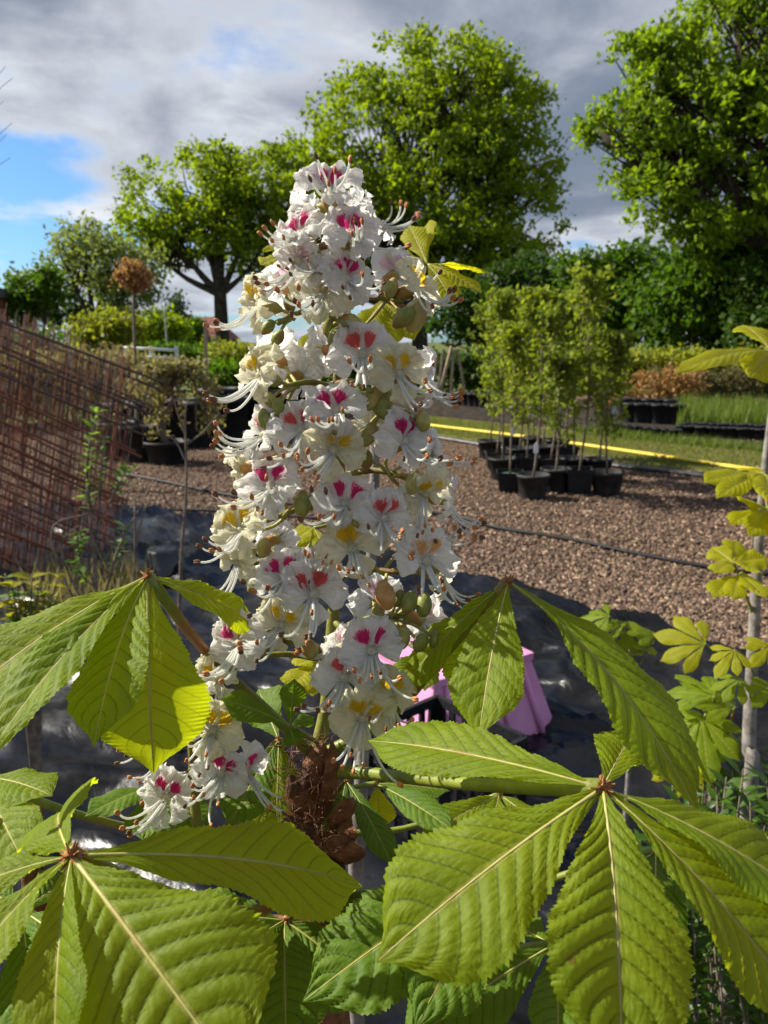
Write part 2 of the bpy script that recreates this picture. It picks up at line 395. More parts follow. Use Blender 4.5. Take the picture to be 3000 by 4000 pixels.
# slim pale willow like tree left
d = 34
b = P(455, 1370, d); b.z = 0
big_tree('willow_tree', 'thin pale leaning tree with sparse feathery crown behind the rusty mesh', b, 2.6, .26, [
    lobe(330, 960, d, 130, 90), lobe(420, 1040, d, 160, 130), lobe(260, 1040, d, 90, 80), lobe(480, 1160, d, 130, 110), lobe(560, 1060, d, 90, 120)],
    230, 24, .28, .22, M_pale, 24, inner=.3, lean=(-.9, 0))
def bush(name, label, x, ybase, d, lobes, ncl, nper, spread, size, m, seed, group=None, cat='shrub', inner=.45, tr=.05, fork=.5, up=0.2):
    b = P(x, ybase, d); b.z = 0
    return big_tree(name, label, b, fork, tr, [lobe(l[0], l[1], d + (l[4] if len(l) > 4 else 0), l[2], l[3]) for l in lobes], ncl, nper, spread, size, m, seed, group, inner, up=up, cat=cat, twig=.012)
# dark evergreens and shrubs under the right-hand tree
bush('evergreen_tree', 'dark bushy evergreen beneath the overhanging oak, largest of the screen', 2780, 1370, 30, [(2780, 1150, 230, 230), (2920, 1080, 200, 230), (2640, 1200, 160, 190), (2840, 1000, 150, 130)], 330, 44, .28, .27, M_mid, 31, tr=.2, fork=1, cat='tree')
bush('evergreen_tree', 'blue green evergreen with upright shoots left of the bushy evergreen', 2420, 1370, 33, [(2420, 1180, 170, 200), (2330, 1220, 130, 160), (2500, 1120, 120, 170), (2260, 1080, 90, 120)], 260, 40, .28, .26, M_mid, 32, tr=.16, fork=1, cat='tree')
bush('evergreen_tree', 'very dark evergreen at the foot of the great tree', 2060, 1370, 36, [(2060, 1180, 180, 180), (1900, 1230, 160, 130), (2190, 1230, 120, 150), (1780, 1240, 130, 110)], 260, 40, .3, .28, M_dark, 33, tr=.16, fork=1, cat='tree')
bush('evergreen_tree', 'near black evergreen closing the screen beside the bushy evergreen', 3080, 1380, 26, [(3060, 1180, 190, 210), (2990, 1280, 120, 100), (3150, 1050, 150, 160)], 200, 44, .26, .25, M_dark, 34, tr=.16, fork=.8, cat='tree')
# left background shrubs
bush('shrub', 'round green shrub beside the brick outbuilding', 120, 1370, 24, [(130, 1130, 95, 80), (80, 1190, 70, 80), (190, 1120, 50, 70)], 120, 34, .17, .17, M_mid, 41)
bush('conifer', 'dark pointed conifer between the round shrub and the thin willow', 330, 1350, 60, [(285, 1200, 26, 80), (330, 1230, 26, 60), (200, 1225, 30, 50)], 60, 34, .3, .34, M_dark, 42, cat='conifer')
bush('shrub', 'yellow green shrub at the foot of the thin willow', 400, 1385, 26, [(420, 1290, 90, 70), (350, 1300, 60, 60), (500, 1300, 50, 60)], 110, 30, .19, .18, M_yel, 43)
bush('shrub', 'pale green shrub in front of the red roofed house', 620, 1370, 48, [(625, 1270, 60, 60), (690, 1290, 50, 50), (560, 1300, 60, 40)], 90, 30, .3, .28, M_maple, 44)
bush('shrub', 'rounded dull green shrub against the red roof', 755, 1365, 52, [(757, 1295, 40, 50)], 50, 30, .26, .25, M_mid, 45)
bush('conifer', 'dark spire conifer beside the lamp post', 690, 1350, 62, [(690, 1210, 22, 60), (672, 1250, 30, 40)], 40, 30, .35, .34, M_dark, 46, cat='conifer')
# clipped far hedge
def hedge(name, label, a, bb, h, w, m, ncl, seed, group=None, nper=34, spread=.16, size=.16, cat='hedge', blob=0.0):
    rng = np.random.default_rng(seed); a = Vector(a); bb = Vector(bb); t = thing(name, a, label, cat, group)
    ax = (bb - a); nn = Vector((-ax.y, ax.x, 0)).normalized(); u = rng.random(ncl); s = (rng.random(ncl) - .5) * w
    z = h * (.08 + .92 * rng.random(ncl) ** .7) * (1 + blob * np.sin(u * 31 + seed) * rng.random(ncl))
    C = np.array(a)[None] + u[:, None] * np.array(ax)[None] + s[:, None] * np.array(nn)[None]; C[:, 2] = z
    mb = MB()
    for i in range(max(4, ncl // 14)):
        f = i / max(4, ncl // 14); p = a + ax * f
        mb.tube([p, p + Vector((.05, .03, h * .7))], [.02, .008], 4, 3)
    mb.part('stems', M_twig, t)
    V, Fc = leaf_quads(C, nper, spread, size, rng=rng); tag(part('foliage', V, Fc, m, t, smooth=False), kind='stuff'); return t
def fl(x, d): p = P(x, 1340, d); p.z = 0; return p
hedge('hedge', 'long low clipped green hedge before the far houses', fl(470, 40), fl(900, 40), 1.35, 1.0, M_mid, 170, 51, size=.22, spread=.2)
hedge('hedge', 'golden topped hedge in front of the dark evergreens', fl(2250, 24), fl(3250, 22.5), 1.24, .9, M_yel, 330, 52)
hedge('hedge', 'bronze leaved potted hedging in front of the golden hedge', fl(2370, 19.2), fl(2740, 18.8), .92, .5, M_bronze, 60, 53, spread=.11, size=.11, nper=26, cat='hedge')
hedge('hedge', 'dull green brown hedging in front of the golden hedge', fl(2550, 20.2), fl(3150, 19.4), .88, .9, foliage('dull_foliage', (.06, .06, .02), (.14, .12, .05), (.18, .16, .05), .3), 210, 54, spread=.12, size=.11, nper=26)
hedge('hedge', 'dark green hedge beside the wooden stakes', fl(1120, 24), fl(2250, 25), 1.15, 1.0, M_dark, 260, 55)
hedge('shrub', 'loose green border shrubs behind the weeping shrub', fl(800, 17), fl(1240, 17), 1.1, .9, M_mid, 150, 56, spread=.16, size=.15, cat='shrub')
hedge('shrub', 'yellow green perennials near the weeping shrub', fl(810, 18.5), fl(1000, 19), 1.45, .8, M_yel, 60, 57, spread=.14, size=.13, cat='shrub')
hedge('shrub', 'mixed green and brown border plants behind the rusty mesh', fl(-200, 14), fl(560, 17), 1.35, 1.0, M_weep, 230, 58, spread=.16, size=.13, cat='shrub')
hedge('hedge', 'green hedge far behind the rusty mesh', fl(-300, 30), fl(480, 38), 2.0, 1.2, M_mid, 190, 59, size=.22, spread=.22)
# grass
def grass(name, poly_px, n, h, m, label, lean=.35):
    a, b_, c, d_ = [np.array(G(x, y))[:2] for x, y in poly_px]; u = RNG.random(n)[:, None]; v = RNG.random(n)[:, None]
    p = (a * (1 - u) + b_ * u) * (1 - v) + (d_ * (1 - u) + c * u) * v
    p3 = np.hstack([p, np.full((n, 1), .004)]); an = RNG.random(n) * 6.283; L = h * (.5 + RNG.random(n))
    sd = np.stack([np.cos(an), np.sin(an), an * 0], 1) * (.0035 + L * .03)[:, None]
    tp = p3 + np.stack([RNG.normal(size=n) * lean, RNG.normal(size=n) * lean, np.ones(n)], 1) * L[:, None]
    V = np.stack([p3 - sd, p3 + sd, tp], 1).reshape(-1, 3)
    return tag(link(name, mesh(name, V, np.arange(n * 3).reshape(-1, 3), m, smooth=False)), label, 'grass', kind='stuff')
M_grass = foliage('grass_blades', (.10, .13, .02), (.20, .2, .05), (.22, .26, .03), .3)
M_grass2 = foliage('lush_grass_blades', (.06, .10, .012), (.15, .19, .04), (.19, .27, .02), .3)
grass('lawn_grass', [(1500, 1668), (3200, 1905), (3200, 1795), (1500, 1610)], 42000, .035, M_grass, 'short worn grass of the lawn strip along the yellow hose')
grass('grass_tuft', [(2250, 1700), (3000, 1775), (3000, 1755), (2250, 1680)], 1800, .12, M_grass2, 'longer grass fringing the far edge of the lawn')
grass('tall_grass', [(2640, 1668), (3150, 1690), (3150, 1615), (2640, 1600)], 4200, .34, M_grass2, 'tall bright green grass in front of the dull hedging', .2)
grass('ground_weeds', [(100, 2560), (560, 2440), (560, 2250), (100, 2330)], 500, .22, foliage('dry_grass', (.1, .12, .03), (.28, .2, .1), (.3, .25, .08), .3), 'dry and green grass tufts beneath the leafy sapling', .3)

# --- crumpled black plastic sheet
M_sheet, t, b, out = newmat('black_polythene')
co = t.n('ShaderNodeTexCoord').outputs['Object']
dust = t.ss(t.noise(co, 2.2, 6, .65), .5, .72)
t.t.links.new(t.mix(t.m('MULTIPLY', dust, .8), (.005, .005, .0055), (.014, .013, .012)), b.inputs['Base Color'])
t.t.links.new(t.m('ADD', .28, t.m('MULTIPLY', dust, .3)), b.inputs['Roughness']); b.inputs['Specular IOR Level'].default_value = .22
bn = t.n('ShaderNodeBump', {'Strength': .35, 'Distance': .02, 'Height': t.noise(co, 9, 5, .55, .8)}); t.t.links.new(bn.outputs[0], b.inputs['Normal'])
def plastic():
    A, B_ = G(-250, 1990), G(480, 1992); C_, E = G(2100, 2345), G(2950, 2570)
    far = smooth_path([A, B_, G(1200, 2110), C_, E], 150); near = smooth_path([Vector((-3.4, 1.2, 0)), Vector((-1.5, .9, 0)), Vector((0, .8, 0)), Vector((1.2, .8, 0)), Vector((2.4, 1.2, 0))], 150)
    n2 = 110; V = []
    for j in range(n2):
        for i in range(150):
            p = far[i].lerp(near[i], j / (n2 - 1)); q = Vector((p.x * 1.3 + p.y * .5, p.y * 2.2, 0))
            r = 1 - abs(mnoise.noise(q * 1.1)); r2 = 1 - abs(mnoise.noise(q * 3.1 + Vector((7, 3, 1))))
            z = .02 + .085 * r ** 4 + .04 * r2 ** 3 + .03 * mnoise.noise(q * .7 + Vector((0, 0, 4)))
            ed = min(1, min(j, n2 - 1 - j) / 4 + .2, min(i, 149 - i) / 4 + .2); p = p + Vector((mnoise.noise(q * 2) * .06, mnoise.noise(q * 2 + Vector((9, 9, 9))) * .06, 0))
            V.append((p.x, p.y, max(.008, z * ed)))
    Fc = np.array([(j * 150 + i, j * 150 + i + 1, (j + 1) * 150 + i + 1, (j + 1) * 150 + i) for j in range(n2 - 1) for i in range(149)])
    tag(link('plastic_sheet', mesh('plastic_sheet', V, Fc, M_sheet)), 'crumpled shiny black plastic ground sheet spread before the wood chips', 'plastic sheet')
plastic()
# --- pipes on the ground
def hose(name, pts, r, m, label, cat, z=.02, flat=1.0, n=60, k=8):
    q = [G(x, y) for x, y in pts]; q = [Vector((p.x, p.y, z)) for p in q]
    V, Fc = tube(q, r, k, n); V[:, 2] = z + (V[:, 2] - z) * flat
    return tag(link(name, mesh(name, V, Fc, m)), label, cat)
hose('drip_pipe', [(330, 1800), (420, 1845), (640, 1890), (900, 1945), (1250, 1990), (1700, 2015), (1950, 2075), (2250, 2125), (2500, 2180), (2800, 2235), (3100, 2270)], .016, M_black, 'thin black irrigation pipe snaking across the wood chips', 'pipe', .03)
hose('drip_pipe', [(250, 1995), (560, 2020), (880, 2030), (1250, 2060)], .014, M_black, 'short black pipe along the far edge of the plastic sheet', 'pipe', .08)
M_yhose = simple('yellow_hose', (.62, .42, .03), (.7, .52, .06), 3, .55, .1, 30)
hose('layflat_hose', [(1400, 1628), (1690, 1668), (2000, 1706), (2300, 1748), (2600, 1792), (2860, 1832), (3250, 1885)], .048, M_yhose, 'long straight yellow hose lying on the lawn strip', 'hose', .03, .55)
M_edge = simple('edging_strip', (.02, .021, .022), (.05, .05, .052), 4, .35, .3, 20, .5)
hose('edging_strip', [(1500, 1690), (1690, 1712), (2300, 1812), (2760, 1868), (3200, 1925)], .05, M_edge, 'wrinkled black plastic edging between the lawn and the wood chips', 'edging', .03, .6)

# --- far houses
M_roof = simple('red_tile_roof', (.17, .06, .045), (.24, .09, .07), 2, .85, .4, 14, .2)
M_brick = simple('red_brick', (.16, .06, .04), (.24, .1, .065), 6, .9, .4, 30, .1)
M_rend = simple('pale_render', (.5, .42, .38), (.58, .5, .45), 2, .9, .1)
M_win = simple('window_glass', (.05, .06, .07), (.08, .09, .1), 1, .15, 0)
M_white = simple('white_paint', (.62, .62, .6), (.72, .72, .7), 4, .6, .1)
M_droof = simple('slate_roof', (.05, .045, .045), (.09, .08, .08), 3, .8, .3, 14)
def house(label, x0, x1, d, wall_h, roof_h, wallm, roofm, nwin, depth=7, gable=False):
    a, b_ = fl(x0, d), fl(x1, d); c = (a + b_) / 2; L = (b_ - a).length; t = thing('house', c, label, 'house')
    MB().box(c + Vector((0, depth / 2, wall_h / 2)), (L, depth, wall_h)).part('wall', wallm, t, False)
    o = .35
    if gable: V = [c + Vector(v) for v in ((-L / 2 - o, -o, wall_h - .1), (0, -o, wall_h + roof_h), (L / 2 + o, -o, wall_h - .1), (-L / 2 - o, depth + o, wall_h - .1), (0, depth + o, wall_h + roof_h), (L / 2 + o, depth + o, wall_h - .1))]
    else: V = [c + Vector(v) for v in ((-L / 2 - o, -o, wall_h - .1), (-L / 2 + 1.6, depth / 2, wall_h + roof_h), (-L / 2 - o, depth + o, wall_h - .1), (L / 2 + o, -o, wall_h - .1), (L / 2 - 1.6, depth / 2, wall_h + roof_h), (L / 2 + o, depth + o, wall_h - .1))]
    rf = part('roof', [tuple(v) for v in V], [(0, 1, 2), (5, 4, 3), (0, 3, 4, 1), (1, 4, 5, 2), (2, 5, 3, 0)], roofm, t, smooth=False)
    MB().box(c + Vector((L * .3, depth / 2, wall_h + roof_h - .1)), (.7, .7, 1.5)).part('chimney', M_brick, rf, False)
    for i in range(nwin):
        p = c + Vector(((i + .5) / nwin * L - L / 2, -.03, wall_h * .62)); wo = MB().box(p, (1.3, .12, 1.2)).part('window', M_white, t, False)
        MB().box(p + Vector((0, -.05, 0)), (1.1, .1, 1.0)).part('pane', M_win, wo, False)
    return t
house('brick house with broad red tiled roof behind the clear trunk', 690, 880, 82, 2.0, 2.3, M_brick, M_roof, 4)
house('pale rendered gable house beside the red tiled roof', 672, 722, 76, 2.1, 1.6, M_rend, M_roof, 1, gable=True)
house('dark roofed low house behind the thin willow', 490, 610, 70, 1.9, 2.0, M_brick, M_droof, 3)
bb = fl(-205, 21); t = thing('outbuilding', bb, 'brick outbuilding with dark flat roof beside the round shrub', 'building')
MB().box(bb + Vector((-.8, 1.5, 1.45)), (2.3, 3, 2.9)).part('wall', M_brick, t, False); MB().box(bb + Vector((-.8, 1.5, 3.02)), (2.6, 3.3, .26)).part('roof', M_droof, t, False)
# lamp post, white rail fence, stakes, dark post fence
bb = fl(652, 45); t = thing('lamp_post', bb, 'slim grey lamp post in front of the far houses', 'lamp post')
MB().tube([bb, bb + Vector((0, 0, 2)), bb + Vector((0, 0, 4.0))], [.07, .06, .05], 8, 5).part('pole', M_metal, t); MB().box(bb + Vector((.12, -.1, 4.02)), (.5, .2, .1)).part('lamp_head', M_metal, t)
fa, fb = fl(478, 19.0), fl(690, 19.2)
t = thing('rail_fence', fa, 'white three rail fence beside the weeping shrub', 'fence')
for z in (1.46, 1.26, 1.04): MB().tube([fa + Vector((0, 0, z)), fb + Vector((0, 0, z - .06))], .035, 8, 3).part('rail', M_white, t)
for f in (.02, .5, .98): MB().box(fa.lerp(fb, f) + Vector((0, .05, .75)), (.09, .06, 1.5)).part('post', M_white, t, False)
for i, (x0, y0, x1, y1) in enumerate(((1706, 1392, 1690, 1560), (1733, 1362, 1712, 1548), (1764, 1352, 1716, 1548), (1772, 1364, 1764, 1545), (1786, 1360, 1824, 1548), (802, 1252, 794, 1400))):
    dd = 22 if i < 5 else 16; pb = fl(x1, dd + i * .03); tp = P(x0, y0, dd); o = MB().tube([pb, tp], .045, 4, 2).part('wooden_stake', M_wood, None, False)
    tag(o, 'pale wooden stake leaning with others in a tripod' if i < 5 else 'lone pale stake standing behind the weeping shrub', 'stake', 'stakes in the tripod' if i < 5 else None)
fa, fb = fl(1380, 27.5), fl(1990, 27); t = thing('post_fence', fa, 'dark timber post and rail fence under the great tree', 'fence'); M_dwood = simple('dark_timber', (.03, .022, .018), (.06, .045, .035), 5, .9, .3)
for i in range(13): MB().box(fa.lerp(fb, i / 12) + Vector((0, 0, .65)), (.14, .14, 1.3)).part('post', M_dwood, t, False)
for z in (1.15, .7): MB().box((fa + fb) / 2 + Vector((0, -.1, z)), ((fb - fa).length, .06, .14)).part('rail', M_dwood, t, False)
# parked car far off by the hedge
bb = fl(740, 60); t = thing('parked_car', bb, 'dark parked car before the red roofed house', 'car'); M_car = simple('car_paint', (.03, .04, .05), (.035, .045, .055), 1, .25, 0, spec=.6)
prof = [(-2, .3), (-2.05, .75), (-1.6, .9), (-.95, 1.4), (.6, 1.42), (1.25, .95), (2, .82), (2.05, .3)]
V = [tuple(bb + Vector((x, y, z))) for y in (-.85, .85) for x, z in prof]; n = len(prof)
part('body', V, [tuple(range(n))[::-1], tuple(range(n, 2 * n))] + [(i, (i + 1) % n, n + (i + 1) % n, n + i) for i in range(n)], M_car, t, smooth=False)
part('window', [tuple(bb + Vector((x, -.87, z))) for x, z in ((-1.3, .95), (-.85, 1.33), (.5, 1.34), (1.0, .97))], [(0, 1, 2, 3)], M_win, t, smooth=False)
for x in (-1.3, 1.25):
    wv = MB(); wv.tube([bb + Vector((x, -.9, .32)), bb + Vector((x, -.7, .32))], .32, 14, 2); wo = wv.part('wheel', M_black, t); MB().tube([bb + Vector((x, -.92, .32)), bb + Vector((x, -.88, .32))], .18, 10, 2).part('rim', M_metal, wo)
# ================================================================ middle ground
def child_copy(o, parent):
    c = o.copy(); COL.objects.link(c); c.parent = parent
    for ch in o.children: child_copy(ch, c)
    return c
M_soil2 = simple('potting_soil', (.04, .03, .02), (.09, .065, .045), 40, .95, .6, 90, .1)
M_moss = simple('green_mulch_mat', (.07, .13, .085), (.13, .2, .13), 20, .9, .4, 80, .2)
M_tag = simple('white_plastic_tag', (.62, .63, .64), (.7, .7, .72), 6, .4, .05)
M_tagb = simple('printed_label', (.2, .35, .5), (.6, .45, .3), 30, .5, .05)
M_yt = foliage('young_tree_foliage', (.08, .12, .012), (.19, .23, .03), (.30, .38, .02), .42)
M_yt2 = foliage('lime_tree_foliage', (.10, .14, .012), (.22, .25, .03), (.34, .42, .02), .42)
def pot_mesh(mb, c, r, h, k=20):
    mb.lathe([(r * .8, 0), (r * .83, h * .1), (r * .96, h * .86), (r * 1.05, h * .87), (r * 1.05, h), (r * .97, h), (r * .94, h * .84), (0.002, h * .83)], c, k)
def potted_tree(seed, h, m, mat, tagm, square=False):
    rng = np.random.default_rng(seed); t = thing('potted_tree', (0, 0, 0), '', 'tree')
    mb = MB(); pot_mesh(mb, (0, 0, 0), .21 if square else .165, .28, 4 if square else 22); o = mb.part('pot', M_potgrey if seed % 3 == 1 else M_black, t, not square)
    MB().lathe([(.14, .232), (.08, .246), (.002, .25)], (0, 0, 0), 12).part('soil', mat, t)
    mb = MB(); tp = Vector((rng.normal() * .05, rng.normal() * .05, h)); md = Vector((rng.normal() * .03, rng.normal() * .03, h * .5))
    mb.tube([(0, 0, .2), md, tp], [.013, .011, .004], 6, 9); C = []
    for i in range(30):
        f = .22 + .76 * i / 30; s = Vector((0, 0, 0)).lerp(tp, f); s += md.lerp(Vector((0, 0, 0)), abs(f - .5) * 2) * .6
        a = rng.random() * 6.28; L = (.22 * (1.15 - f) + .05) * (.5 + .9 * rng.random()); e = s + Vector((math.cos(a) * L, math.sin(a) * L, L * (1.1 + 1.3 * rng.random())))
        if e.z > h + .1: e.z = h + .1
        mb.tube([s, s.lerp(e, .5) + Vector((math.cos(a) * .03, math.sin(a) * .03, -.02)), e], [.005, .004, .002], 4, 4, cap=False)
        C += [s.lerp(e, q) for q in (.35, .6, .85, 1.0)]
    mb.part('trunk', M_twig, t)
    V, Fc = leaf_quads(np.array([tuple(c) for c in C]), 8, .04, .07, up=.5, rng=rng); tag(part('crown', V, Fc, m, t, smooth=False), kind='stuff')
    if tagm is not None:
        a = rng.random() * .8 - 1.9; p = Vector((math.cos(a) * .03, math.sin(a) * .03, .55 + rng.random() * .6))
        V = [p + Vector((x, 0, z)) for x, z in ((-.028, -.09), (.028, -.09), (.028, .0), (.0, .03), (-.028, 0))] + [p + Vector((x, .002, z)) for x, z in ((-.028, -.09), (.028, -.09), (.028, .0), (.0, .03), (-.028, 0))]
        part('plant_tag', [tuple(v) for v in V], [(0, 1, 2, 3, 4), (9, 8, 7, 6, 5), (0, 5, 6, 1), (1, 6, 7, 2), (2, 7, 8, 3), (3, 8, 9, 4), (4, 9, 5, 0)], tagm, t, smooth=False)
    return t
protos = [potted_tree(61, 2.0, M_yt, M_soil2, M_tag), potted_tree(62, 2.15, M_yt2, M_moss, M_tag, True), potted_tree(63, 2.2, M_yt, M_moss, None), potted_tree(64, 1.75, M_yt, M_soil2, M_tagb), potted_tree(65, 2.3, M_yt2, M_soil2, None, True), potted_tree(66, 1.45, M_yt, M_moss, M_tag)]
spots = [(1990, 1918, 1), (2080, 1946, 0), (2168, 1922, 5), (2258, 1926, 4), (2368, 1932, 3), (1962, 1872, 2), (2056, 1868, 1), (2148, 1868, 4), (2240, 1870, 2), (2335, 1876, 5), (1938, 1830, 4), (2026, 1824, 5), (2116, 1818, 2), (2206, 1822, 1), (1912, 1790, 2), (1996, 1782, 1), (2084, 1778, 3), (2174, 1784, 5)]
used = set()
for i, (x, y, k) in enumerate(spots):
    t = protos[k] if k not in used else child_copy(protos[k], None); used.add(k)
    t.location = G(x, y); t.rotation_euler = (0, 0, (i * 2.4 if i > 5 else (0, .5, .8)[i % 3]) if k not in (1, 4) else math.radians(38 + 7 * (i % 3))); s = .94 + .12 * ((i * 37) % 10) / 10; t.scale = (s, s, s * (.84 + .2 * ((i * 13) % 10) / 10))
    lab = {0: 'young tree in a round grey black pot standing foremost of the potted row', 3: 'young tree in a square black pot with a single dark upright stem', 4: 'young tree with a blue and orange label at the end of the potted row'}.get(i)
    kl = ('young tree with white tag in a round pot of bare soil among the potted rows', 'lime leaved tree with white tag in a square pot with green mat', 'tall untagged young tree in a round pot with green mat', 'young tree with a coloured label among the potted rows', 'tall lime leaved tree without tag in a square pot of bare soil', 'short tagged young tree in a round pot with green mat')[k]
    tag(t, lab or kl, 'tree', None if lab else 'potted young trees, ' + ('round pots of bare soil', 'square pots with mats', 'tall with mats', 'coloured labels', 'square pots of bare soil', 'short with mats')[k])
# big black tubs and weeping shrub on the left
def tub(x, y, r, h, label, group, m=M_black, soil=True):
    p = G(x, y); t = thing('plant_pot', p, label, 'pot', group); mb = MB(); pot_mesh(mb, p, r, h, 26); mb.part('pot_wall', m, t)
    mb = MB(); mb.lathe([(r * .95, h * .85), (r * .5, h * .89), (.004, h * .9)], p, 14).part('soil', M_soil2, t); return t, p
for x, y, r, h in ((462, 1792, .27, .52), (552, 1800, .27, .50), (600, 1738, .36, .70), (700, 1735, .36, .72), (800, 1742, .36, .72), (892, 1730, .36, .74), (985, 1712, .36, .74), (1080, 1700, .36, .76), (500, 1735, .36, .68), (1175, 1690, .36, .76), (650, 1700, .36, .8), (860, 1690, .36, .8), (980, 1680, .36, .8)): tub(x, y, r, h, 'large black plant tub standing in shade behind the wood chips', 'black tubs around the weeping shrub')
t, p = tub(655, 1808, .30, .30, 'low wide black tub under the weeping shrub', None)
def weeping():
    rng = np.random.default_rng(71); b = p + Vector((0, 0, .26)); t = thing('weeping_shrub', b, 'weeping shrub with yellowish leaves and bare twisted stems in a low tub', 'shrub'); mb = MB(); C = []
    tp = b + Vector((.1, 0, .78)); mb.tube([b, b + Vector((-.08, 0, .3)), b + Vector((.1, .05, .55)), tp], [.05, .04, .035, .025], 7, 9)
    for i in range(34):
        a = rng.random() * 6.28; L = .25 + .45 * rng.random(); dr = Vector((math.cos(a), math.sin(a) * .7, 0)); s = tp + Vector((0, 0, rng.random() * .15 - .1))
        pts = [s, s + dr * L * .5 + Vector((0, 0, .18 + .15 * rng.random())), s + dr * L + Vector((0, 0, -.05)), s + dr * (L * 1.1) + Vector((rng.normal() * .05, 0, -.35 - .4 * rng.random()))]
        mb.tube(pts, [.014, .011, .008, .004], 4, 8, cap=False); q = smooth_path(pts, 10); C += [tuple(v) for v in q[(2 if i % 3 else 1):(7 if i % 2 else 10)]]
    mb.part('stems', M_twig, t); V, Fc = leaf_quads(C, 10, .05, .07, up=.8, rng=rng); tag(part('foliage', V, Fc, M_weep, t, smooth=False), kind='stuff')
weeping()
# standard tree with copper ball head
b = fl(512, 11); t = thing('standard_tree', b, 'slim standard tree with a copper orange ball head', 'tree'); hd = P(518, 1075, 11)
mb = MB(); mb.tube([b, b + Vector((.03, 0, 1)), hd], [.03, .025, .015], 6, 8)
rng = np.random.default_rng(72); C, _ = shell_points([(hd.x, hd.y, hd.z, .20, .2, .19), (hd.x + .06, hd.y, hd.z - .05, .16, .16, .15)], 60, rng, .4)
for c in C[:26]: mb.tube([hd - Vector((0, 0, .15)), hd.lerp(Vector(c), .5), c], [.008, .006, .003], 4, 3, cap=False)
mb.part('trunk', M_twig, t); V, Fc = leaf_quads(C, 24, .05, .065, rng=rng); tag(part('crown', V, Fc, M_bronze, t, smooth=False), kind='stuff')
# pots in the far bed on the right
def tubrow(n, x0, y0, x1, y1, r, h, label, group):
    t0 = None
    for i in range(n):
        f = i / max(1, n - 1); q = G(x0 + (x1 - x0) * f, y0 + (y1 - y0) * f)
        if t0 is None: mb = MB(); pot_mesh(mb, (0, 0, 0), r, h, 16); t0 = thing('plant_pot', q, label, 'pot', group); t0.location = (0, 0, 0); mb.part('pot_wall', M_black, t0); MB().lathe([(r * .95, h * .85), (.003, h * .9)], (0, 0, 0), 10).part('soil', M_soil2, t0); tt = t0
        else: tt = child_copy(t0, None)
        tt.location = q + Vector((0, random.uniform(-.05, .05), 0)); tt.rotation_euler = (0, 0, i * 1.3)
tubrow(6, 2460, 1650, 2635, 1658, .17, .40, 'tall black pot in the block of pots under the bronze hedging', 'tall black pots by the bronze hedging')
tubrow(5, 2440, 1630, 2610, 1636, .17, .42, 'tall black pot in the block of pots under the bronze hedging', 'tall black pots by the bronze hedging')
tubrow(7, 2420, 1695, 2640, 1720, .10, .18, 'small black pot in the row along the far lawn edge', 'small black pots along the far lawn edge')
tubrow(15, 2660, 1706, 2985, 1722, .10, .20, 'small black pot in the row along the far lawn edge', 'small black pots along the far lawn edge')
tubrow(13, 2680, 1692, 2985, 1704, .10, .20, 'small black pot in the row along the far lawn edge', 'small black pots along the far lawn edge')
tubrow(6, 1780, 1582, 1890, 1592, .16, .34, 'black pot in the shade beside the wooden stakes', 'black pots beside the wooden stakes')
# sparse shrubs standing among the pots
# ---- rusty mesh panels
M_rust = simple('rusty_steel', (.17, .055, .028), (.30, .115, .062), 30, .85, .3, 90, .3, c3=(.09, .06, .05))
M_rustd = simple('dull_rusty_steel', (.06, .04, .03), (.14, .095, .07), 30, .7, .3, 90, .35)
cyl = MB(); cyl.tube([(0, 0, 0), (0, 0, 1)], 1.0, 5, 2); cm = [mesh('rod', np.vstack(cyl.V), cyl.F, m_) for m_ in (M_rust, M_rustd)]
def rod(a, b_, r, parent, k=0):
    dv = b_ - a; q = dv.to_track_quat('Z', 'Y').to_matrix().to_4x4()
    return link('rod', cm[k], parent, Matrix.Translation(a - Vector(parent.location)) @ q @ Matrix.Diagonal((r, r, dv.length, 1)))
def panel(seed, off, nu, nv, label, x0=-260, xr=0):
    rng = np.random.default_rng(seed); dep = lambda x: 5.0 + off + (x + 200) / 840 * .9
    t = thing('mesh_panel', G(0, 2330 - 150 * off), label, 'mesh panel', None)
    right = lambda y: 640 + xr - (y - 1470) * .33
    for i in range(nu):
        y0 = 1165 + i * (1130 / nu) + rng.normal() * 10; sl_ = .37 + .12 * rng.random() + .05 * i / nu; x1 = x0
        while x1 < right(y0 + (x1 - x0) * sl_) and y0 + (x1 - x0) * sl_ < 2260: x1 += 8
        a = P(x0, y0, dep(x0)); e = P(x1, y0 + (x1 - x0) * sl_, dep(x1)); e.z = max(e.z, .0)
        if (e - a).length > .5: rod(a, e, .0075 + .004 * rng.random(), t, 0 if i > 2 else 1)
    for i in range(nv):
        xb = x0 - 60 + (760 + xr) * (i + rng.random()) / nv; le = 70 + 60 * rng.random(); yt = 1215 + .36 * (xb + le + 200) - rng.random() ** 2 * 90 - 20; yb = 2300
        xt = xb + le * (yb - yt) / 900
        if xt > right(yt) + 30: continue
        a = P(xb, yb, dep(xb)); e = P(xt, yt, dep(xt));
        if a.z < 0: a = a.lerp(e, -a.z / (e.z - a.z))
        rod(a, e, .0018 + .0018 * rng.random(), t, int(rng.random() < .45))
panel(81, .55, 13, 95, 'rusty steel mesh panel leaning at the back of the mesh stack')
panel(82, .25, 14, 90, 'rusty steel mesh panel in the middle of the mesh stack', -270, -20)
panel(83, 0, 13, 84, 'rusty steel mesh panel at the front of the mesh stack, long sloping rods', -280, 10)
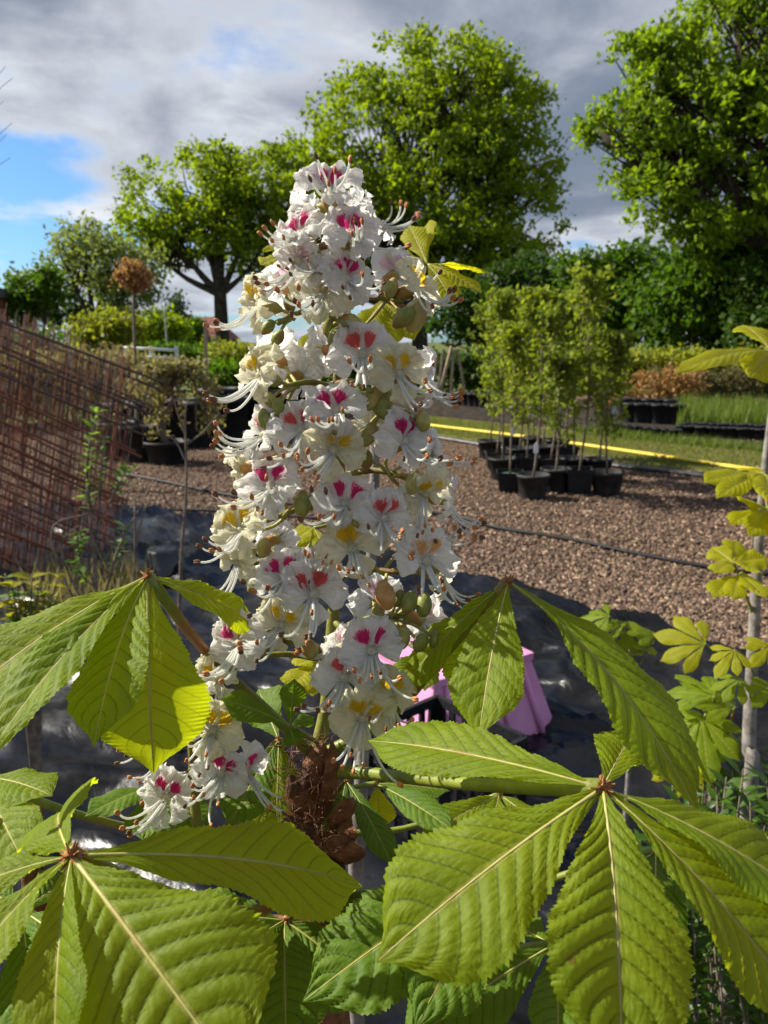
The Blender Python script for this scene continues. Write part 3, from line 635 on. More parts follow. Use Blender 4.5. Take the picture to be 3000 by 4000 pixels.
# ---- upturned pot
q = G(640, 2262); t = thing('upturned_pot', q, 'round black pot lying upside down on the plastic sheet', 'pot')
mb = MB(); mb.lathe([(.135, 0), (.135, .03), (.122, .032), (.105, .17), (.1, .185), (.07, .188), (.002, .18)], q + Vector((0, 0, .03)), 26); mb.part('pot_wall', simple('dusty_grey_plastic', (.03, .03, .031), (.06, .058, .056), 9, .5, .2, 50, .4), t)
# ---- pink ribbed tub and black crate
M_pink = simple('pink_plastic', (.58, .22, .40), (.66, .28, .46), 5, .45, .1, 60, .4)
crate_far = G(1690, 2735, .32); crate_far.z = 0
q = crate_far + Vector((.10, .34, 0)); t = thing('plastic_tub', q, 'pink ribbed plastic tub turned over behind the black crate', 'tub'); yw = math.radians(33); R_ = Matrix.Rotation(yw, 3, 'Z')
def fr(x, y, z): return tuple(q + R_ @ Vector((x, y, z)))
V = [fr(x, y, z) for x, y, z in ((-.34, -.3, 0), (.34, -.3, 0), (.34, .3, 0), (-.34, .3, 0), (-.24, -.2, .36), (.24, -.2, .36), (.24, .2, .36), (-.24, .2, .36))]
part('shell', V, [(4, 5, 6, 7), (0, 1, 5, 4), (1, 2, 6, 5), (2, 3, 7, 6), (3, 0, 4, 7)], M_pink, t, smooth=False)
for sx_, sy_, ax in ((0, -1, 0), (1, 0, 1)):
    for i in range(4):
        f = (i + .5) / 4 * 2 - 1
        lo, hi = ((f * .34, -.305, .0), (f * .24, -.205, .36)) if ax == 0 else ((.345, f * .3, .0), (.245, f * .2, .36)); MB().tube([fr(*lo), fr(*hi)], .014, 6, 2).part('rib', M_pink, t)
MB().box(q + Vector((0, 0, .365)), (.5, .42, .03), R_).part('rim', M_pink, t, False)
q = crate_far + Vector((0, -.30, .03)); t = thing('black_crate', q, 'black slatted plastic crate in front of the pink tub', 'crate'); R_ = Matrix.Rotation(math.radians(42), 3, 'Z')
S, H_ = .40, .30
for k in range(4):
    Rk = Matrix.Rotation(math.radians(42 + 90 * k), 3, 'Z')
    for z in (.02, H_ * .5, H_): MB().box(q + Rk @ Vector((0, S / 2, z)), (S, .018, .035), Rk).part('rail', M_black, t, False)
    for i in range(7): MB().box(q + Rk @ Vector(((i / 6 - .5) * (S - .03), S / 2, H_ / 2)), (.022 if i not in (0, 6) else .05, .013, H_), Rk).part('slat', M_black, t, False)
MB().box(q + Vector((0, 0, .012)), (S, S, .012), R_).part('base', M_black, t, False)
# ---- small-leaved saplings and shrubs with leaves one by one
def leaf_simple(L, W_, m, name='leaf', fold=.25, k=5):
    V = []; Fc = []; sh = (.04, .62, 1, .82, .4, .0)
    for i, w_ in enumerate(sh):
        x = L * i / (len(sh) - 1); z = -.25 * L * (i / 5) ** 2
        V += [(x, -W_ / 2 * w_, z + fold * W_ / 2 * w_), (x, 0, z), (x, W_ / 2 * w_, z + fold * W_ / 2 * w_)]
    for i in range(len(sh) - 1):
        a = i * 3; Fc += [(a, a + 1, a + 4, a + 3), (a + 1, a + 2, a + 5, a + 4)]
    return mesh(name, V, Fc, m)
M_gloss = foliage('glossy_green_leaf', (.024, .056, .003), (.05, .105, .005), (.11, .22, .006), .3, .45, .28)
M_sapl = foliage('fresh_small_leaf', (.07, .15, .02), (.13, .22, .03), (.24, .4, .03), .38, .55, .2)
M_ylf = foliage('yellow_small_leaf', (.2, .2, .012), (.3, .27, .02), (.45, .42, .02), .4, .55, .2)
def orient(p, d_, roll=0.0, s=1.0):
    d_ = d_.normalized(); y = Vector((0, 0, 1)).cross(d_)
    if y.length < 1e-3: y = Vector((0, 1, 0))
    y.normalize(); z = d_.cross(y); Mx = Matrix((d_, y, z)).transposed().to_4x4()
    return Matrix.Translation(p) @ Mx @ Matrix.Rotation(roll, 4, 'X') @ Matrix.Diagonal((s, s, s, 1))
def leafy_stem(t, pts, r, lm, n, f0, f1, rng, spread=.9, pair=True, stem='stem', up=.5):
    b_ = Vector(t.location); path = smooth_path(pts, 40); V, Fc = tube(pts, r, 5, 14); part(stem, V, Fc, M_twig, t)
    for i in range(n):
        f = f0 + (f1 - f0) * i / max(1, n - 1); k = min(38, int(f * 39)); p_ = path[k]; T = (path[k + 1] - path[k]).normalized(); a = i * 2.4 + float(rng.normal()) * .5
        for s_ in ((0, math.pi) if pair else (0,)):
            sd = Vector((math.cos(a + s_), math.sin(a + s_), 0)); sd = (sd - T * sd.dot(T)).normalized()
            link('leaf', lm[int(rng.integers(len(lm)))], t, orient(p_ - b_, sd * spread + T * up + Vector(rng.normal(size=3) * .15), rng.normal() * .4, .7 + .6 * rng.random()))
rng = np.random.default_rng(91)
lm = [leaf_simple(.052, .02, M_sapl), leaf_simple(.044, .018, M_sapl)]
b = G(395, 2620); b.z = 0; dd = b.y / math.cos(PITCH) * .985
def PP(x, y, k=0.0): return P(x, y, 3.35 + k)
b = PP(385, 2760); b.z = 0
t = thing('sapling', b, 'small leafed green sapling standing before the rusty mesh', 'sapling')
leafy_stem(t, [b, PP(375, 2300), PP(352, 2000), PP(340, 1800), PP(385, 1590)], [.011, .009, .008, .006, .003], lm, 26, .52, 1, rng, .8)
for pts in ([PP(360, 2100), PP(430, 1960), PP(470, 1880), PP(500, 1820)], [PP(372, 2280), PP(310, 2150), PP(300, 2080)], [PP(380, 2400), PP(450, 2200), PP(490, 2050)], [PP(362, 2000), PP(390, 1900), PP(405, 1700)], [PP(380, 2300), PP(330, 2260), PP(290, 2190)]): leafy_stem(t, pts, [.005, .004, .002], lm, 9, .45, 1, rng, .8, stem='branch')
for pts in ([PP(382, 2450), PP(460, 2150), PP(570, 1945)], [PP(385, 2480), PP(240, 2150), PP(340, 2030)], [PP(380, 2500), PP(120, 2280), PP(70, 2330)], [PP(385, 2560), PP(200, 2100), PP(350, 2000)]): leafy_stem(t, pts, [.006, .005, .002], lm, 0, 0, 1, rng, stem='bare_branch')
def PQ(x, y): return P(x, y, 3.0)
b = PQ(690, 2900); b.z = 0; t = thing('bare_sapling', b, 'tall thin leafless sapling beside the upturned pot', 'sapling')
leafy_stem(t, [b, PQ(702, 2300), PQ(728, 1900), PQ(722, 1630), PQ(735, 1560)], [.010, .008, .006, .004, .002], lm, 0, 0, 1, rng)
for pts in ([PQ(724, 1740), PQ(790, 1690), PQ(850, 1620)], [PQ(724, 1800), PQ(690, 1730), PQ(650, 1700)], [PQ(715, 2050), PQ(640, 1940), PQ(600, 1850)], [PQ(700, 2200), PQ(740, 2130), PQ(760, 2080)], [PQ(722, 1700), PQ(690, 1600), PQ(680, 1560)]): leafy_stem(t, pts, [.004, .003, .0015], lm, 0, 0, 1, rng, stem='branch')
b = PQ(530, 2900); b.z = 0; t = thing('bare_sapling', b, 'short thin leafless stick sapling between the leafy sapling and the upturned pot', 'sapling')
leafy_stem(t, [b, PQ(525, 2400), PQ(528, 1940)], [.009, .006, .004], lm, 0, 0, 1, rng); leafy_stem(t, [PQ(526, 2150), PQ(560, 2010), PQ(582, 1950)], [.004, .003, .002], lm, 0, 0, 1, rng, stem='branch')
ly = [leaf_simple(.05, .028, M_ylf), leaf_simple(.045, .025, M_sapl)]
def PL(x, y): return P(x, y, 2.3)
b = PL(110, 2900); b.z = 0; t = thing('leafy_shrub', b, 'low shrub with yellow and green leaves under the rusty mesh', 'shrub')
for i in range(9):
    x = 20 + i * 26; leafy_stem(t, [b, PL(80 + i * 10, 2600), PL(x, 2240 + 40 * (i % 4))], [.006, .004, .002], ly, 8, .55, 1, rng, 1.0, stem='branch')
# privet like shrub lower right
lg = [leaf_simple(.036, .0125, M_gloss), leaf_simple(.031, .012, M_gloss), leaf_simple(.04, .0135, M_gloss)]
b = P(2960, 4000, 1.25); b.z = 0; t = thing('privet_shrub', b, 'glossy narrow leaved dark green shrub under the young chestnut stem', 'shrub')
def mesh_arrays(me):
    v = np.empty(len(me.vertices) * 3); me.vertices.foreach_get('co', v); return v.reshape(-1, 3), np.array([list(p.vertices) for p in me.polygons])
LV = [mesh_arrays(m_) for m_ in lg]; xV, xF, nx = [], [], 0
for i in range(64):
    x = 2560 + 8.5 * ((i * 23) % 64); dq = 1.08 + .36 * rng.random(); top = 2890 + max(0, 2980 - x) * .75 + 420 * rng.random() ** 1.5
    pts = [P(x + 70, 4300, dq), P(x + 60 * math.sin(i * 3.1), (top + 4200) / 2, dq), P(x + 80 * math.sin(i * 1.7), top, dq - .05)]
    if i < 13: leafy_stem(t, pts, [.0026, .002, .001], lg, 11, .35, 1, rng, .8, stem='branch', up=.8)
    else:
        path = smooth_path(pts, 40); V, Fc = tube(pts, [.0024, .0018, .001], 5, 10); part('branch', V, Fc, M_twig, t)
        for k_ in range(15):
            f = .25 + .75 * k_ / 14; k = min(38, int(f * 39)); T = (path[k + 1] - path[k]).normalized(); a = k_ * 2.4 + float(rng.normal()) * .5
            for s_ in (0, math.pi):
                sd = Vector((math.cos(a + s_), math.sin(a + s_), 0)); sd = (sd - T * sd.dot(T)).normalized(); v0, f0 = LV[int(rng.integers(3))]
                mm = np.array(orient(path[k], sd * .8 + T * .8 + Vector(rng.normal(size=3) * .15), float(rng.normal()) * .4, .7 + .6 * float(rng.random())))
                xV.append(v0 @ mm[:3, :3].T + mm[:3, 3]); xF.append(f0 + nx); nx += len(v0)
tag(part('foliage', np.vstack(xV), np.vstack(xF), M_gloss, t), kind='stuff')
for i in range(6): V, Fc = tube([b, P(2640 + 90 * i, 4290, 1.25)], [.008, .004], 5, 5); part('stem', V, Fc, M_twig, t)
# leafless tree standing just left of the view, its twig tips reach in
b = fl(-430, 9); t = thing('bare_tree', b, 'leafless tree whose thin twig tips reach in beneath the grey cloud', 'tree'); mb = MB(); s = P(-430, 60, 9)
mb.tube([b, b + Vector((.1, 0, 2)), s], [.09, .06, .015], 7, 10).part('trunk', M_twig, t)
for k, y in enumerate((300, 520)):
    for i in range(4):
        e = P(22 + 30 * math.sin(i * 2 + k), y - 40 + 45 * i, 9 + .1 * i); s = P(-330, y + 420, 9)
        mb = MB(); mb.tube([s, P(-110, y + 110 + 30 * i, 9), e], [.012, .006, .003], 4, 8).part('branch', M_twig, t)
# ================================================================ horse chestnuts
C1, C2 = (.10, .16, .004), (.155, .22, .006)
M_leaf = leafmat('chestnut_leaf', C1, C2, (.055, .10, .004), (.30, .29, .06), (.64, .72, .008), .50)
M_leafd = leafmat('chestnut_leaf_shaded', (.06, .125, .005), (.095, .165, .008), (.03, .07, .004), (.22, .22, .04), (.32, .48, .008), .38)  # darker copy of the leaf green; shade among lower leaves put into the colour
M_leafy = leafmat('chestnut_leaf_young', (.24, .26, .006), (.30, .31, .008), (.14, .15, .006), (.28, .26, .03), (.85, .82, .008), .55)
M_pet = simple('petiole_green', (.12, .15, .015), (.17, .2, .03), 90, .45, .2, 300, .4, c3=(.22, .09, .02), dist=.001)
M_rach = simple('rachis_green_brown', (.15, .16, .02), (.2, .19, .035), 160, .6, .5, 400, .3, c3=(.13, .055, .018), dist=.001)
M_scale = simple('bud_scale_brown', (.10, .035, .012), (.2, .08, .03), 130, .5, .9, 420, .4, c3=(.05, .02, .01), dist=.002)
M_hub = simple('rusty_hairs', (.3, .12, .04), (.4, .2, .07), 300, .9, .9, 700, .1, dist=.001)
M_stem = simple('grey_bark', (.12, .105, .09), (.23, .21, .19), 60, .8, .5, 160, .2, dist=.002)
SHX = [0, .03, .1, .25, .42, .58, .68, .76, .83, .89, .93, .965, 1.0]; SHY = [.03, .05, .13, .38, .70, .93, 1.0, .96, .77, .47, .25, .10, .0]
_xs = np.linspace(0, 1, 400); _ys = np.interp(_xs, SHX, SHY); _k = np.ones(25) / 25; _sm = np.convolve(np.pad(_ys, 12, mode='edge'), _k, 'valid'); _sm[-8:] = np.linspace(_sm[-9], 0, 8)
def leaflet_geo(hub, tip, width, N, sag=.08, fold=.35, curl=.19, nu=21, nv=190, seed=0, nvein=12, amp=1.0, side=0.0):
    rng = np.random.default_rng(seed); hub = Vector(hub); tip = Vector(tip); L = (tip - hub).length; N = N.normalized(); ax = (tip - hub).normalized()
    N = (N - ax * N.dot(ax)).normalized(); S0 = ax.cross(N)
    mid = (hub + tip) / 2 + N * sag * L + S0 * side * L
    v = np.linspace(0, 1, nv); u = np.linspace(-1, 1, nu)
    h, m_, t_ = [np.array(q) for q in (hub, mid, tip)]
    c = ((1 - v) ** 2)[:, None] * h + (2 * v * (1 - v))[:, None] * m_ + (v ** 2)[:, None] * t_
    T = (2 * (1 - v))[:, None] * (m_ - h) + (2 * v)[:, None] * (t_ - m_); T /= np.linalg.norm(T, axis=1)[:, None]
    S = np.cross(T, np.array(N)); S /= np.linalg.norm(S, axis=1)[:, None]; n_ = np.cross(S, T)
    w_ = np.interp(v, _xs, _sm) * width / 2
    saw = (v * nvein * 3.9 + rng.random()) % 1.0; saw2 = (v * nvein * 1.0) % 1.0
    U, Vv = np.meshgrid(u, v); A = np.abs(U); Wd = w_[:, None] * np.ones_like(U)
    edge = 1 + (.065 * (saw[:, None] - .5) * (nv > 60) + .05 * (saw2[:, None] - .5) + .03 * np.sin(v * 23 + seed)[:, None]) * A ** 3
    env = np.clip(A * 5, 0, 1) * np.clip(Wd / (width * .2), 0, 1)
    ph = Vv * nvein - 2.2 * A ** 1.25; pil = np.abs(np.sin(np.pi * ph)) ** .7
    z = Wd * A * math.tan(fold) * (1 - .35 * Vv) - curl * Wd * A ** 2.2 * 1.6
    z = z + amp * .03 * width * env * (pil - .5) * (1 + .3 * rng.normal())
    z = z + .045 * width * np.sin(Vv * 5 + seed * 1.7) * U * np.sin(Vv * 3.14) + .035 * width * env * np.sin(Vv * 17 + seed * 2 + U * 2) * A ** 2
    cf = math.cos(fold * .8)
    Pn = c[:, None, :] + S[:, None, :] * (Wd * U * edge * cf)[..., None] + n_[:, None, :] * z[..., None] + T[:, None, :] * (.22 * Wd * (A ** 1.2) * (1 - Vv))[..., None] * .5
    uvs = np.stack([U * .5 + .5, Vv], -1).reshape(-1, 2)
    i, j = np.meshgrid(np.arange(nv - 1), np.arange(nu - 1), indexing='ij'); a = (i * nu + j).ravel(); Fc = np.stack([a, a + 1, a + nu + 1, a + nu], 1)
    # midrib ridge on the underside, as thickness
    return Pn.reshape(-1, 3), Fc, uvs
def leaf_part(t, stem, r0, leaflets, m=M_leaf, hubm=True, seed=0, hi=True, petm=M_pet, label=None):
    """stem: petiole points (last = hub); the petiole is the leaf, leaflets are its pieces"""
    mb = MB(); mb.tube(stem, [r0 * 1.35, r0, r0 * .9, r0 * 1.15], 8, 18)
    o = mb.part('leaf', petm, t)
    if hubm:
        h = MB(); rng = np.random.default_rng(seed)
        for i in range(40):
            d_ = Vector(rng.normal(size=3)).normalized(); h.tube([Vector(stem[-1]), Vector(stem[-1]) + d_ * r0 * (.9 + .9 * rng.random())], [r0 * .45, r0 * .1], 3, 2, cap=False)
        h.part('leaf_hub', M_hub, o)
    for i, (tip, wd, N, sag, fold, *rest) in enumerate(leaflets):
        kw = rest[0] if rest else {}
        mm = kw.pop('m', m) if kw else m
        V, Fc, uv = leaflet_geo(stem[-1], tip, wd * (1.06 if hi else 1), N, sag, fold * (1.4 if hi else 1), seed=seed * 10 + i, nu=21 if hi else 9, nv=190 if hi else 34, **kw)
        part('leaflet', V, Fc, mm, o, uv)
        if hi:      # raised midrib
            nu = 21; mid = V.reshape(-1, nu, 3)[:, nu // 2]; w0 = wd * .011; q = [Vector(mid[k]) for k in range(0, 188, 11)]
            Vr, Fr = tube(q, list(np.linspace(w0 * 1.5, w0 * .3, len(q))), 6); part('midrib', Vr, Fr, M_rib, o)
    return o
M_rib = simple('leaf_midrib', (.30, .29, .07), (.36, .33, .10), 200, .5, .1, 400, .4, c3=(.3, .18, .07), dist=.001)

# ---------------------------------------------------------------- the flowering chestnut
AX = [(1287, 760), (1288, 832), (1297, 998), (1318, 1180), (1324, 1343), (1314, 1522), (1326, 1740), (1330, 1926), (1320, 2150), (1308, 2320), (1293, 2490), (1276, 2744), (1248, 2900), (1243, 2980)]
D0 = .405
axp = [P(x, y, D0) for x, y in AX]
root = Vector((P(1240, 3300, .42).x, P(1240, 3300, .42).y + .05, 0))
CH = thing('horse_chestnut', root, 'young horse chestnut in flower with white candle of pink and yellow marked blossoms', 'tree')
low = P(1235, 3080, .415); low2 = P(1255, 3420, .43)
MB().tube(axp[::-1], [.0048, .0042, .0036, .0032, .003, .0028, .0026, .0024, .0022, .002, .0018, .0016, .0014, .0012], 9, 60).part('rachis', M_rach, CH)
MB().tube([root, root.lerp(low2, .6) + Vector((.02, 0, 0)), low2, low, axp[-1]], [.014, .012, .0095, .0085, .0055], 10, 26).part('trunk', M_scale, CH)
# flowers -------------------------------------------------------------
def petal_mesh(seed, m, L=.0146, Wd=.0160, ru=1.6, nu=15, nv=15):
    rng = np.random.default_rng(seed); u = np.linspace(-1, 1, nu); v = np.linspace(0, 1, nv); U, V_ = np.meshgrid(u, v)
    sh = np.interp(V_, [0, .12, .28, .5, .72, .88, 1.0], [.16, .22, .55, .92, 1.0, .86, .5]) * Wd / 2
    x = L * V_ * (1 - .13 * U ** 2 * V_) ; y = sh * U; ph = rng.random(4) * 6.28
    x = x + L * .035 * V_ ** 2 * np.sin(U * 7 + ph[0]) + L * .02 * V_ ** 3 * np.sin(U * 15 + ph[1])
    y = y * (1 + .05 * np.sin(V_ * 13 + ph[2]))
    z = .0030 * np.sin(V_ * 2.2) - .0026 * V_ ** 2.5 + ru * (.0011 * V_ ** 1.5 * np.sin(U * 5.5 + ph[0]) + .0007 * V_ ** 2 * np.sin(U * 12 + ph[1] + V_ * 3) + .0007 * np.sin(V_ * 9 + ph[3]) * U ** 2 + .0005 * np.sin(V_ * 15 + U * 9 + ph[2])) + .0011 * U ** 2 * (1 - V_)
    z = z + .0009 * np.cos(np.clip(V_ * 2, 0, 1) * 3.14) * 0 - .0016 * (U ** 2) * V_
    i, j = np.meshgrid(np.arange(nv - 1), np.arange(nu - 1), indexing='ij'); a = (i * nu + j).ravel()
    return mesh('petal', np.stack([x, y, z], -1).reshape(-1, 3), np.stack([a, a + 1, a + nu + 1, a + nu], 1), m, np.stack([U * .5 + .5, V_], -1).reshape(-1, 2))
WHT, CRM = (.88, .86, .80), (.86, .82, .60)
pm = {'p': petalmat('petal_pink_blotch', WHT, (.62, .03, .17), (.85, .4, .5)), 'c': petalmat('petal_coral_blotch', WHT, (.72, .12, .11), (.85, .5, .45)), 'y': petalmat('petal_yellow_blotch', CRM, (.80, .53, .02), (.82, .72, .25)),
      'o': petalmat('petal_orange_blotch', WHT, (.78, .38, .08), (.82, .62, .3), .8), 'w': petalmat('petal_white', WHT), 'k': petalmat('petal_cream', CRM), 'f': petalmat('petal_flushed', WHT, (.78, .3, .42), (.84, .6, .64), .55)}
PM = {k: [petal_mesh(100 + 7 * i + ord(k), m) for i in range(5)] for k, m in pm.items()}
M_fil = petalmat('filament_white', (.82, .82, .76)); M_anth = simple('anther_orange', (.36, .12, .03), (.5, .22, .08), 900, .6, .3, 2000, .3, dist=.0004); M_anthd = simple('anther_brown', (.10, .045, .02), (.2, .09, .04), 900, .7, .3, 2000, .3, dist=.0004)
def stamen_mesh(seed):
    rng = np.random.default_rng(seed); L = .021 + .007 * rng.random(); lat = rng.normal() * .004; c = .9 + .3 * rng.random(); up_ = .45 + .35 * rng.random()
    pts = [Vector((lat * t_ ** 1.2 * 1.4, -L * (c * t_ - up_ * t_ ** 2.2), L * (.15 * t_ + .62 * t_ ** .9))) for t_ in np.linspace(0, 1, 9)]
    mb = MB(); mb.tube(pts, list(np.linspace(.00074, .00046, 9)), 6); T = (pts[-1] - pts[-2]).normalized(); e = pts[-1]
    sd = T.cross(Vector((1, 0, 0))).normalized()
    for k in (-1, 1): mb.tube([e - T * .0006 + sd * .0003 * k, e + T * .0009 + sd * .0005 * k, e + T * .0026 + sd * .0004 * k], [.0004, .00085, .0004], 6, 5, m=1)
    return mesh('stamen', np.vstack(mb.V), mb.F, [M_fil, M_anth if rng.random() < .65 else M_anthd], mi=mb.M)
SM = [stamen_mesh(200 + i) for i in range(14)]
M_calyx = simple('calyx_green', (.26, .25, .06), (.36, .32, .10), 300, .6, .3, 800, .3, c3=(.32, .15, .04), dist=.0006)
M_calyxb = simple('calyx_brown', (.42, .2, .06), (.5, .3, .12), 300, .7, .6, 800, .2, dist=.0008)
def calyx_mesh(m):
    mb = MB(); mb.lathe([(.0009, -.0115), (.0016, -.0108), (.0031, -.008), (.0034, -.0045), (.0029, -.0015), (.0034, .0005)], (0, 0, 0), 12); mb.lathe([(.0034, .0005), (.0022, .0014), (.0011, .0026), (.0002, .003)], (0, 0, 0), 12, 1); return mesh('flower', np.vstack(mb.V), mb.F, [m, pm['k']], mi=mb.M)
CM = [calyx_mesh(M_calyx), calyx_mesh(M_calyxb)]
def A1(x, y): return 800 + x / 1.508, 600 + y / 1.508
def A2(x, y): return 500 + x / 1.185, 1900 + y / 1.185
# kind, x, y (first or second close-up), facing (right, up, to viewer), size
FL = [('p', A1(735, 225), (.1, .45, .88), 1.1), ('w', A1(640, 355), (-.5, -.1, -.5), .9), ('w', A1(850, 345), (.6, -.1, -.4), .9),
 ('p', A1(572, 480), (-.55, .35, .75), 1.0), ('p', A1(868, 495), (.25, .3, .9), 1.05), ('f', A1(1000, 430), (.6, .5, .3), .9), ('f', A1(560, 625), (-.5, -.35, .7), .95), ('f', A1(655, 690), (-.1, .1, .2), .8),
 ('f', A1(490, 800), (-.35, .35, -.6), 1.0), ('y', A1(330, 890), (-.85, .1, .5), 1.0), ('y', A1(690, 850), (-.1, .2, .95), 1.1), ('p', A1(838, 748), (.4, .25, .85), 1.0), ('f', A1(1110, 720), (.3, .4, -.5), .95), ('y', A1(1235, 800), (.8, .15, .55), 1.1),
 ('w', A1(715, 1160), (-.5, -.1, -.35), .9), ('c', A1(930, 1190), (.02, .1, 1.), 1.2), ('y', A1(1140, 1300), (.42, .05, .9), 1.05), ('f', A1(1275, 1320), (.88, .1, .35), 1.0), ('y', A1(335, 1310), (-.7, .15, .7), 1.1), ('w', A1(420, 1190), (-.4, .5, -.4), .9), ('w', A1(550, 1310), (.3, .2, -.6), .9),
 ('p', A1(775, 1520), (.02, .3, .95), 1.05), ('c', A1(575, 1630), (-.4, .1, .9), 1.05), ('y', A1(755, 1750), (.0, .05, 1.), 1.15), ('p', A1(355, 1660), (-.7, .2, .65), 1.0), ('k', A1(985, 1620), (.25, .2, -.3), .9), ('p', A1(1170, 1700), (.55, .2, .8), 1.1), ('f', A1(1330, 1770), (.85, .3, -.1), .85),
 ('p', A1(390, 1975), (-.3, .35, .9), 1.15), ('k', A1(230, 1860), (-.7, -.3, -.3), .85), ('y', A1(1290, 2000), (.4, -.45, .75), 1.0), ('f', A1(1410, 2040), (.9, -.1, .2), .9),
 ('p', A2(1005, 85), (-.05, .35, .95), 1.15), ('c', A2(1180, 150), (.4, .1, .9), 1.05), ('y', A2(1040, 290), (.0, .1, 1.), 1.15), ('y', A2(530, 200), (-.4, .15, .9), 1.05), ('y', A2(515, 340), (-.6, -.4, .5), .95), ('w', A2(685, 245), (.3, .1, -.5), .85),
 ('p', A2(725, 425), (-.3, .35, .85), 1.05), ('p', A2(880, 385), (.3, .5, .5), .9), ('c', A2(860, 500), (.08, .05, 1.), 1.2), ('y', A2(715, 640), (-.15, -.1, .95), 1.0), ('p', A2(520, 725), (-.45, .15, .85), 1.1), ('y', A2(430, 875), (-.5, -.45, .6), .95),
 ('o', A2(1375, 350), (.35, .1, .9), 1.2), ('f', A2(1340, 240), (.7, .5, .2), .9), ('y', A2(1440, 400), (.9, 0, .2), .9), ('f', A2(1150, 550), (-.1, .2, -.6), 1.0), ('f', A2(1350, 620), (.6, -.3, -.3), 1.0),
 ('p', A2(1125, 765), (.1, .2, .97), 1.15), ('c', A2(1005, 885), (-.1, .1, 1.), 1.1), ('y', A2(1205, 965), (.45, .0, .85), 1.0), ('y', A2(1085, 1070), (.05, -.1, 1.), 1.15), ('f', A2(985, 745), (-.5, .3, .3), .85)]
SECOND = [('p', A2(160, 1110), (-.7, .1, .6), .9), ('y', A2(390, 1130), (.25, .2, .9), 1.0), ('f', A2(280, 985), (-.1, .6, .4), 1.0), ('p', A2(430, 1330), (.1, .2, .95), .95), ('p', A2(545, 1320), (.7, -.05, .55), .95), ('p', A2(185, 1440), (-.25, .15, .9), 1.05), ('f', A2(150, 1225), (-.7, -.4, .2), .8)]
BR = [((1297, 998), A1(850, 560), .03), ((1297, 980), A1(600, 590), .03), ((1318, 1200), A1(430, 1000), .03), ((1318, 1190), A1(1160, 870), .02), ((1320, 1250), A1(820, 1010), .04), ((1314, 1522), A1(470, 1370), .02), ((1318, 1560), A1(1160, 1520), .02), ((1316, 1500), A1(980, 1400), .04),
      ((1322, 1700), A1(440, 1820), .01), ((1328, 1860), A1(1190, 1900), .02), ((1326, 1760), A1(760, 1640), .045), ((1328, 1980), A2(640, 160), .02), ((1326, 2030), A2(1060, 180), .045), ((1312, 2260), A2(1260, 400), .02), ((1320, 2060), A2(1250, 80), .02), ((1322, 2150), A2(600, 350), .02),
      ((1306, 2340), A2(830, 440), .04), ((1296, 2470), A2(1290, 600), .02), ((1290, 2560), A2(720, 720), .03), ((1288, 2580), A2(520, 800), .02), ((1290, 2540), A2(1100, 860), .04), ((1300, 2420), A2(1180, 930), .03)]
ends = []
for (ax_, ay_), (ex, ey), fw in BR:
    a = P(ax_, ay_, D0); e = P(ex, ey, D0 - fw); ends.append((a, e)); MB().tube([a, a.lerp(e, .5) + CU * .003, e], [.0019, .0016, .0013], 7, 9).part('flower_branch', M_rach, CH)
ends += [(axp[1], axp[1] + CU * .002)]
frng = np.random.default_rng(303)
def flower(k, px, face, size, t, D_, brs, sm=True):
    d_ = D(*face); dep = D_ - .03 * max(face[2], -.35) / math.sqrt(sum(q * q for q in face)) - .008 * frng.random()
    c = P(px[0], px[1], dep); s = size * 1.0 * dep / .385; up_ = CU + CR * float(frng.normal()) * .28
    X = up_.cross(d_).normalized(); Y = d_.cross(X); Mx = Matrix((X, Y, d_)).transposed().to_4x4(); Mx = Matrix.Translation(c - Vector(t.location)) @ Mx @ Matrix.Diagonal((s, s, s, 1))
    old = face[2] < 0 and frng.random() < .5
    o = link('flower', CM[1 if old else 0], t, Mx)
    pl = 'k' if k in 'yk' else 'w'
    for i, (ang, tl, kk, sc) in enumerate(((62, .16, k, 1.0), (118, .16, k, 1.0), (2, .12, k if k == 'w' else pl, .98), (178, .12, pl, .98), (272, .02, pl, .88))):
        if i == 4 and frng.random() < .12 and face[2] > 0: continue
        a = math.radians(ang + float(frng.normal()) * 7); sc *= .93 + .16 * frng.random()
        link('petal', PM[kk][int(frng.integers(5))], o, Matrix.Rotation(a, 4, 'Z') @ Matrix.Translation((.0012, 0, .0004 * i)) @ Matrix.Rotation(-(tl + float(frng.normal()) * .14), 4, 'Y') @ Matrix.Rotation(float(frng.normal()) * .16, 4, 'X') @ Matrix.Diagonal((sc, sc, sc, 1)))
    for i in range((6 if frng.random() < .3 else 5) if face[2] > 0 else 2):
        link('stamen', SM[int(frng.integers(14))], o, Matrix.Translation(((i - 2.5) * .0007, -.0012, .001)) @ Matrix.Rotation(math.radians((i - 2.4) * 7 + float(frng.normal()) * 5), 4, 'Y') @ Matrix.Rotation(float(frng.normal()) * .12, 4, 'X'))
    bk = c - d_ * .0105 * s; a, e = min(brs, key=lambda q: (q[1] - bk).length); st = a.lerp(e, .75) if (e - a).length > .01 else a
    MB().tube([st, st.lerp(bk, .55) - d_ * .004, bk], [.0011, .0009, .001], 6, 7).part('pedicel', M_calyx, t)
for k, px, fc, sz in FL: flower(k, px, fc, sz, CH, D0, ends)
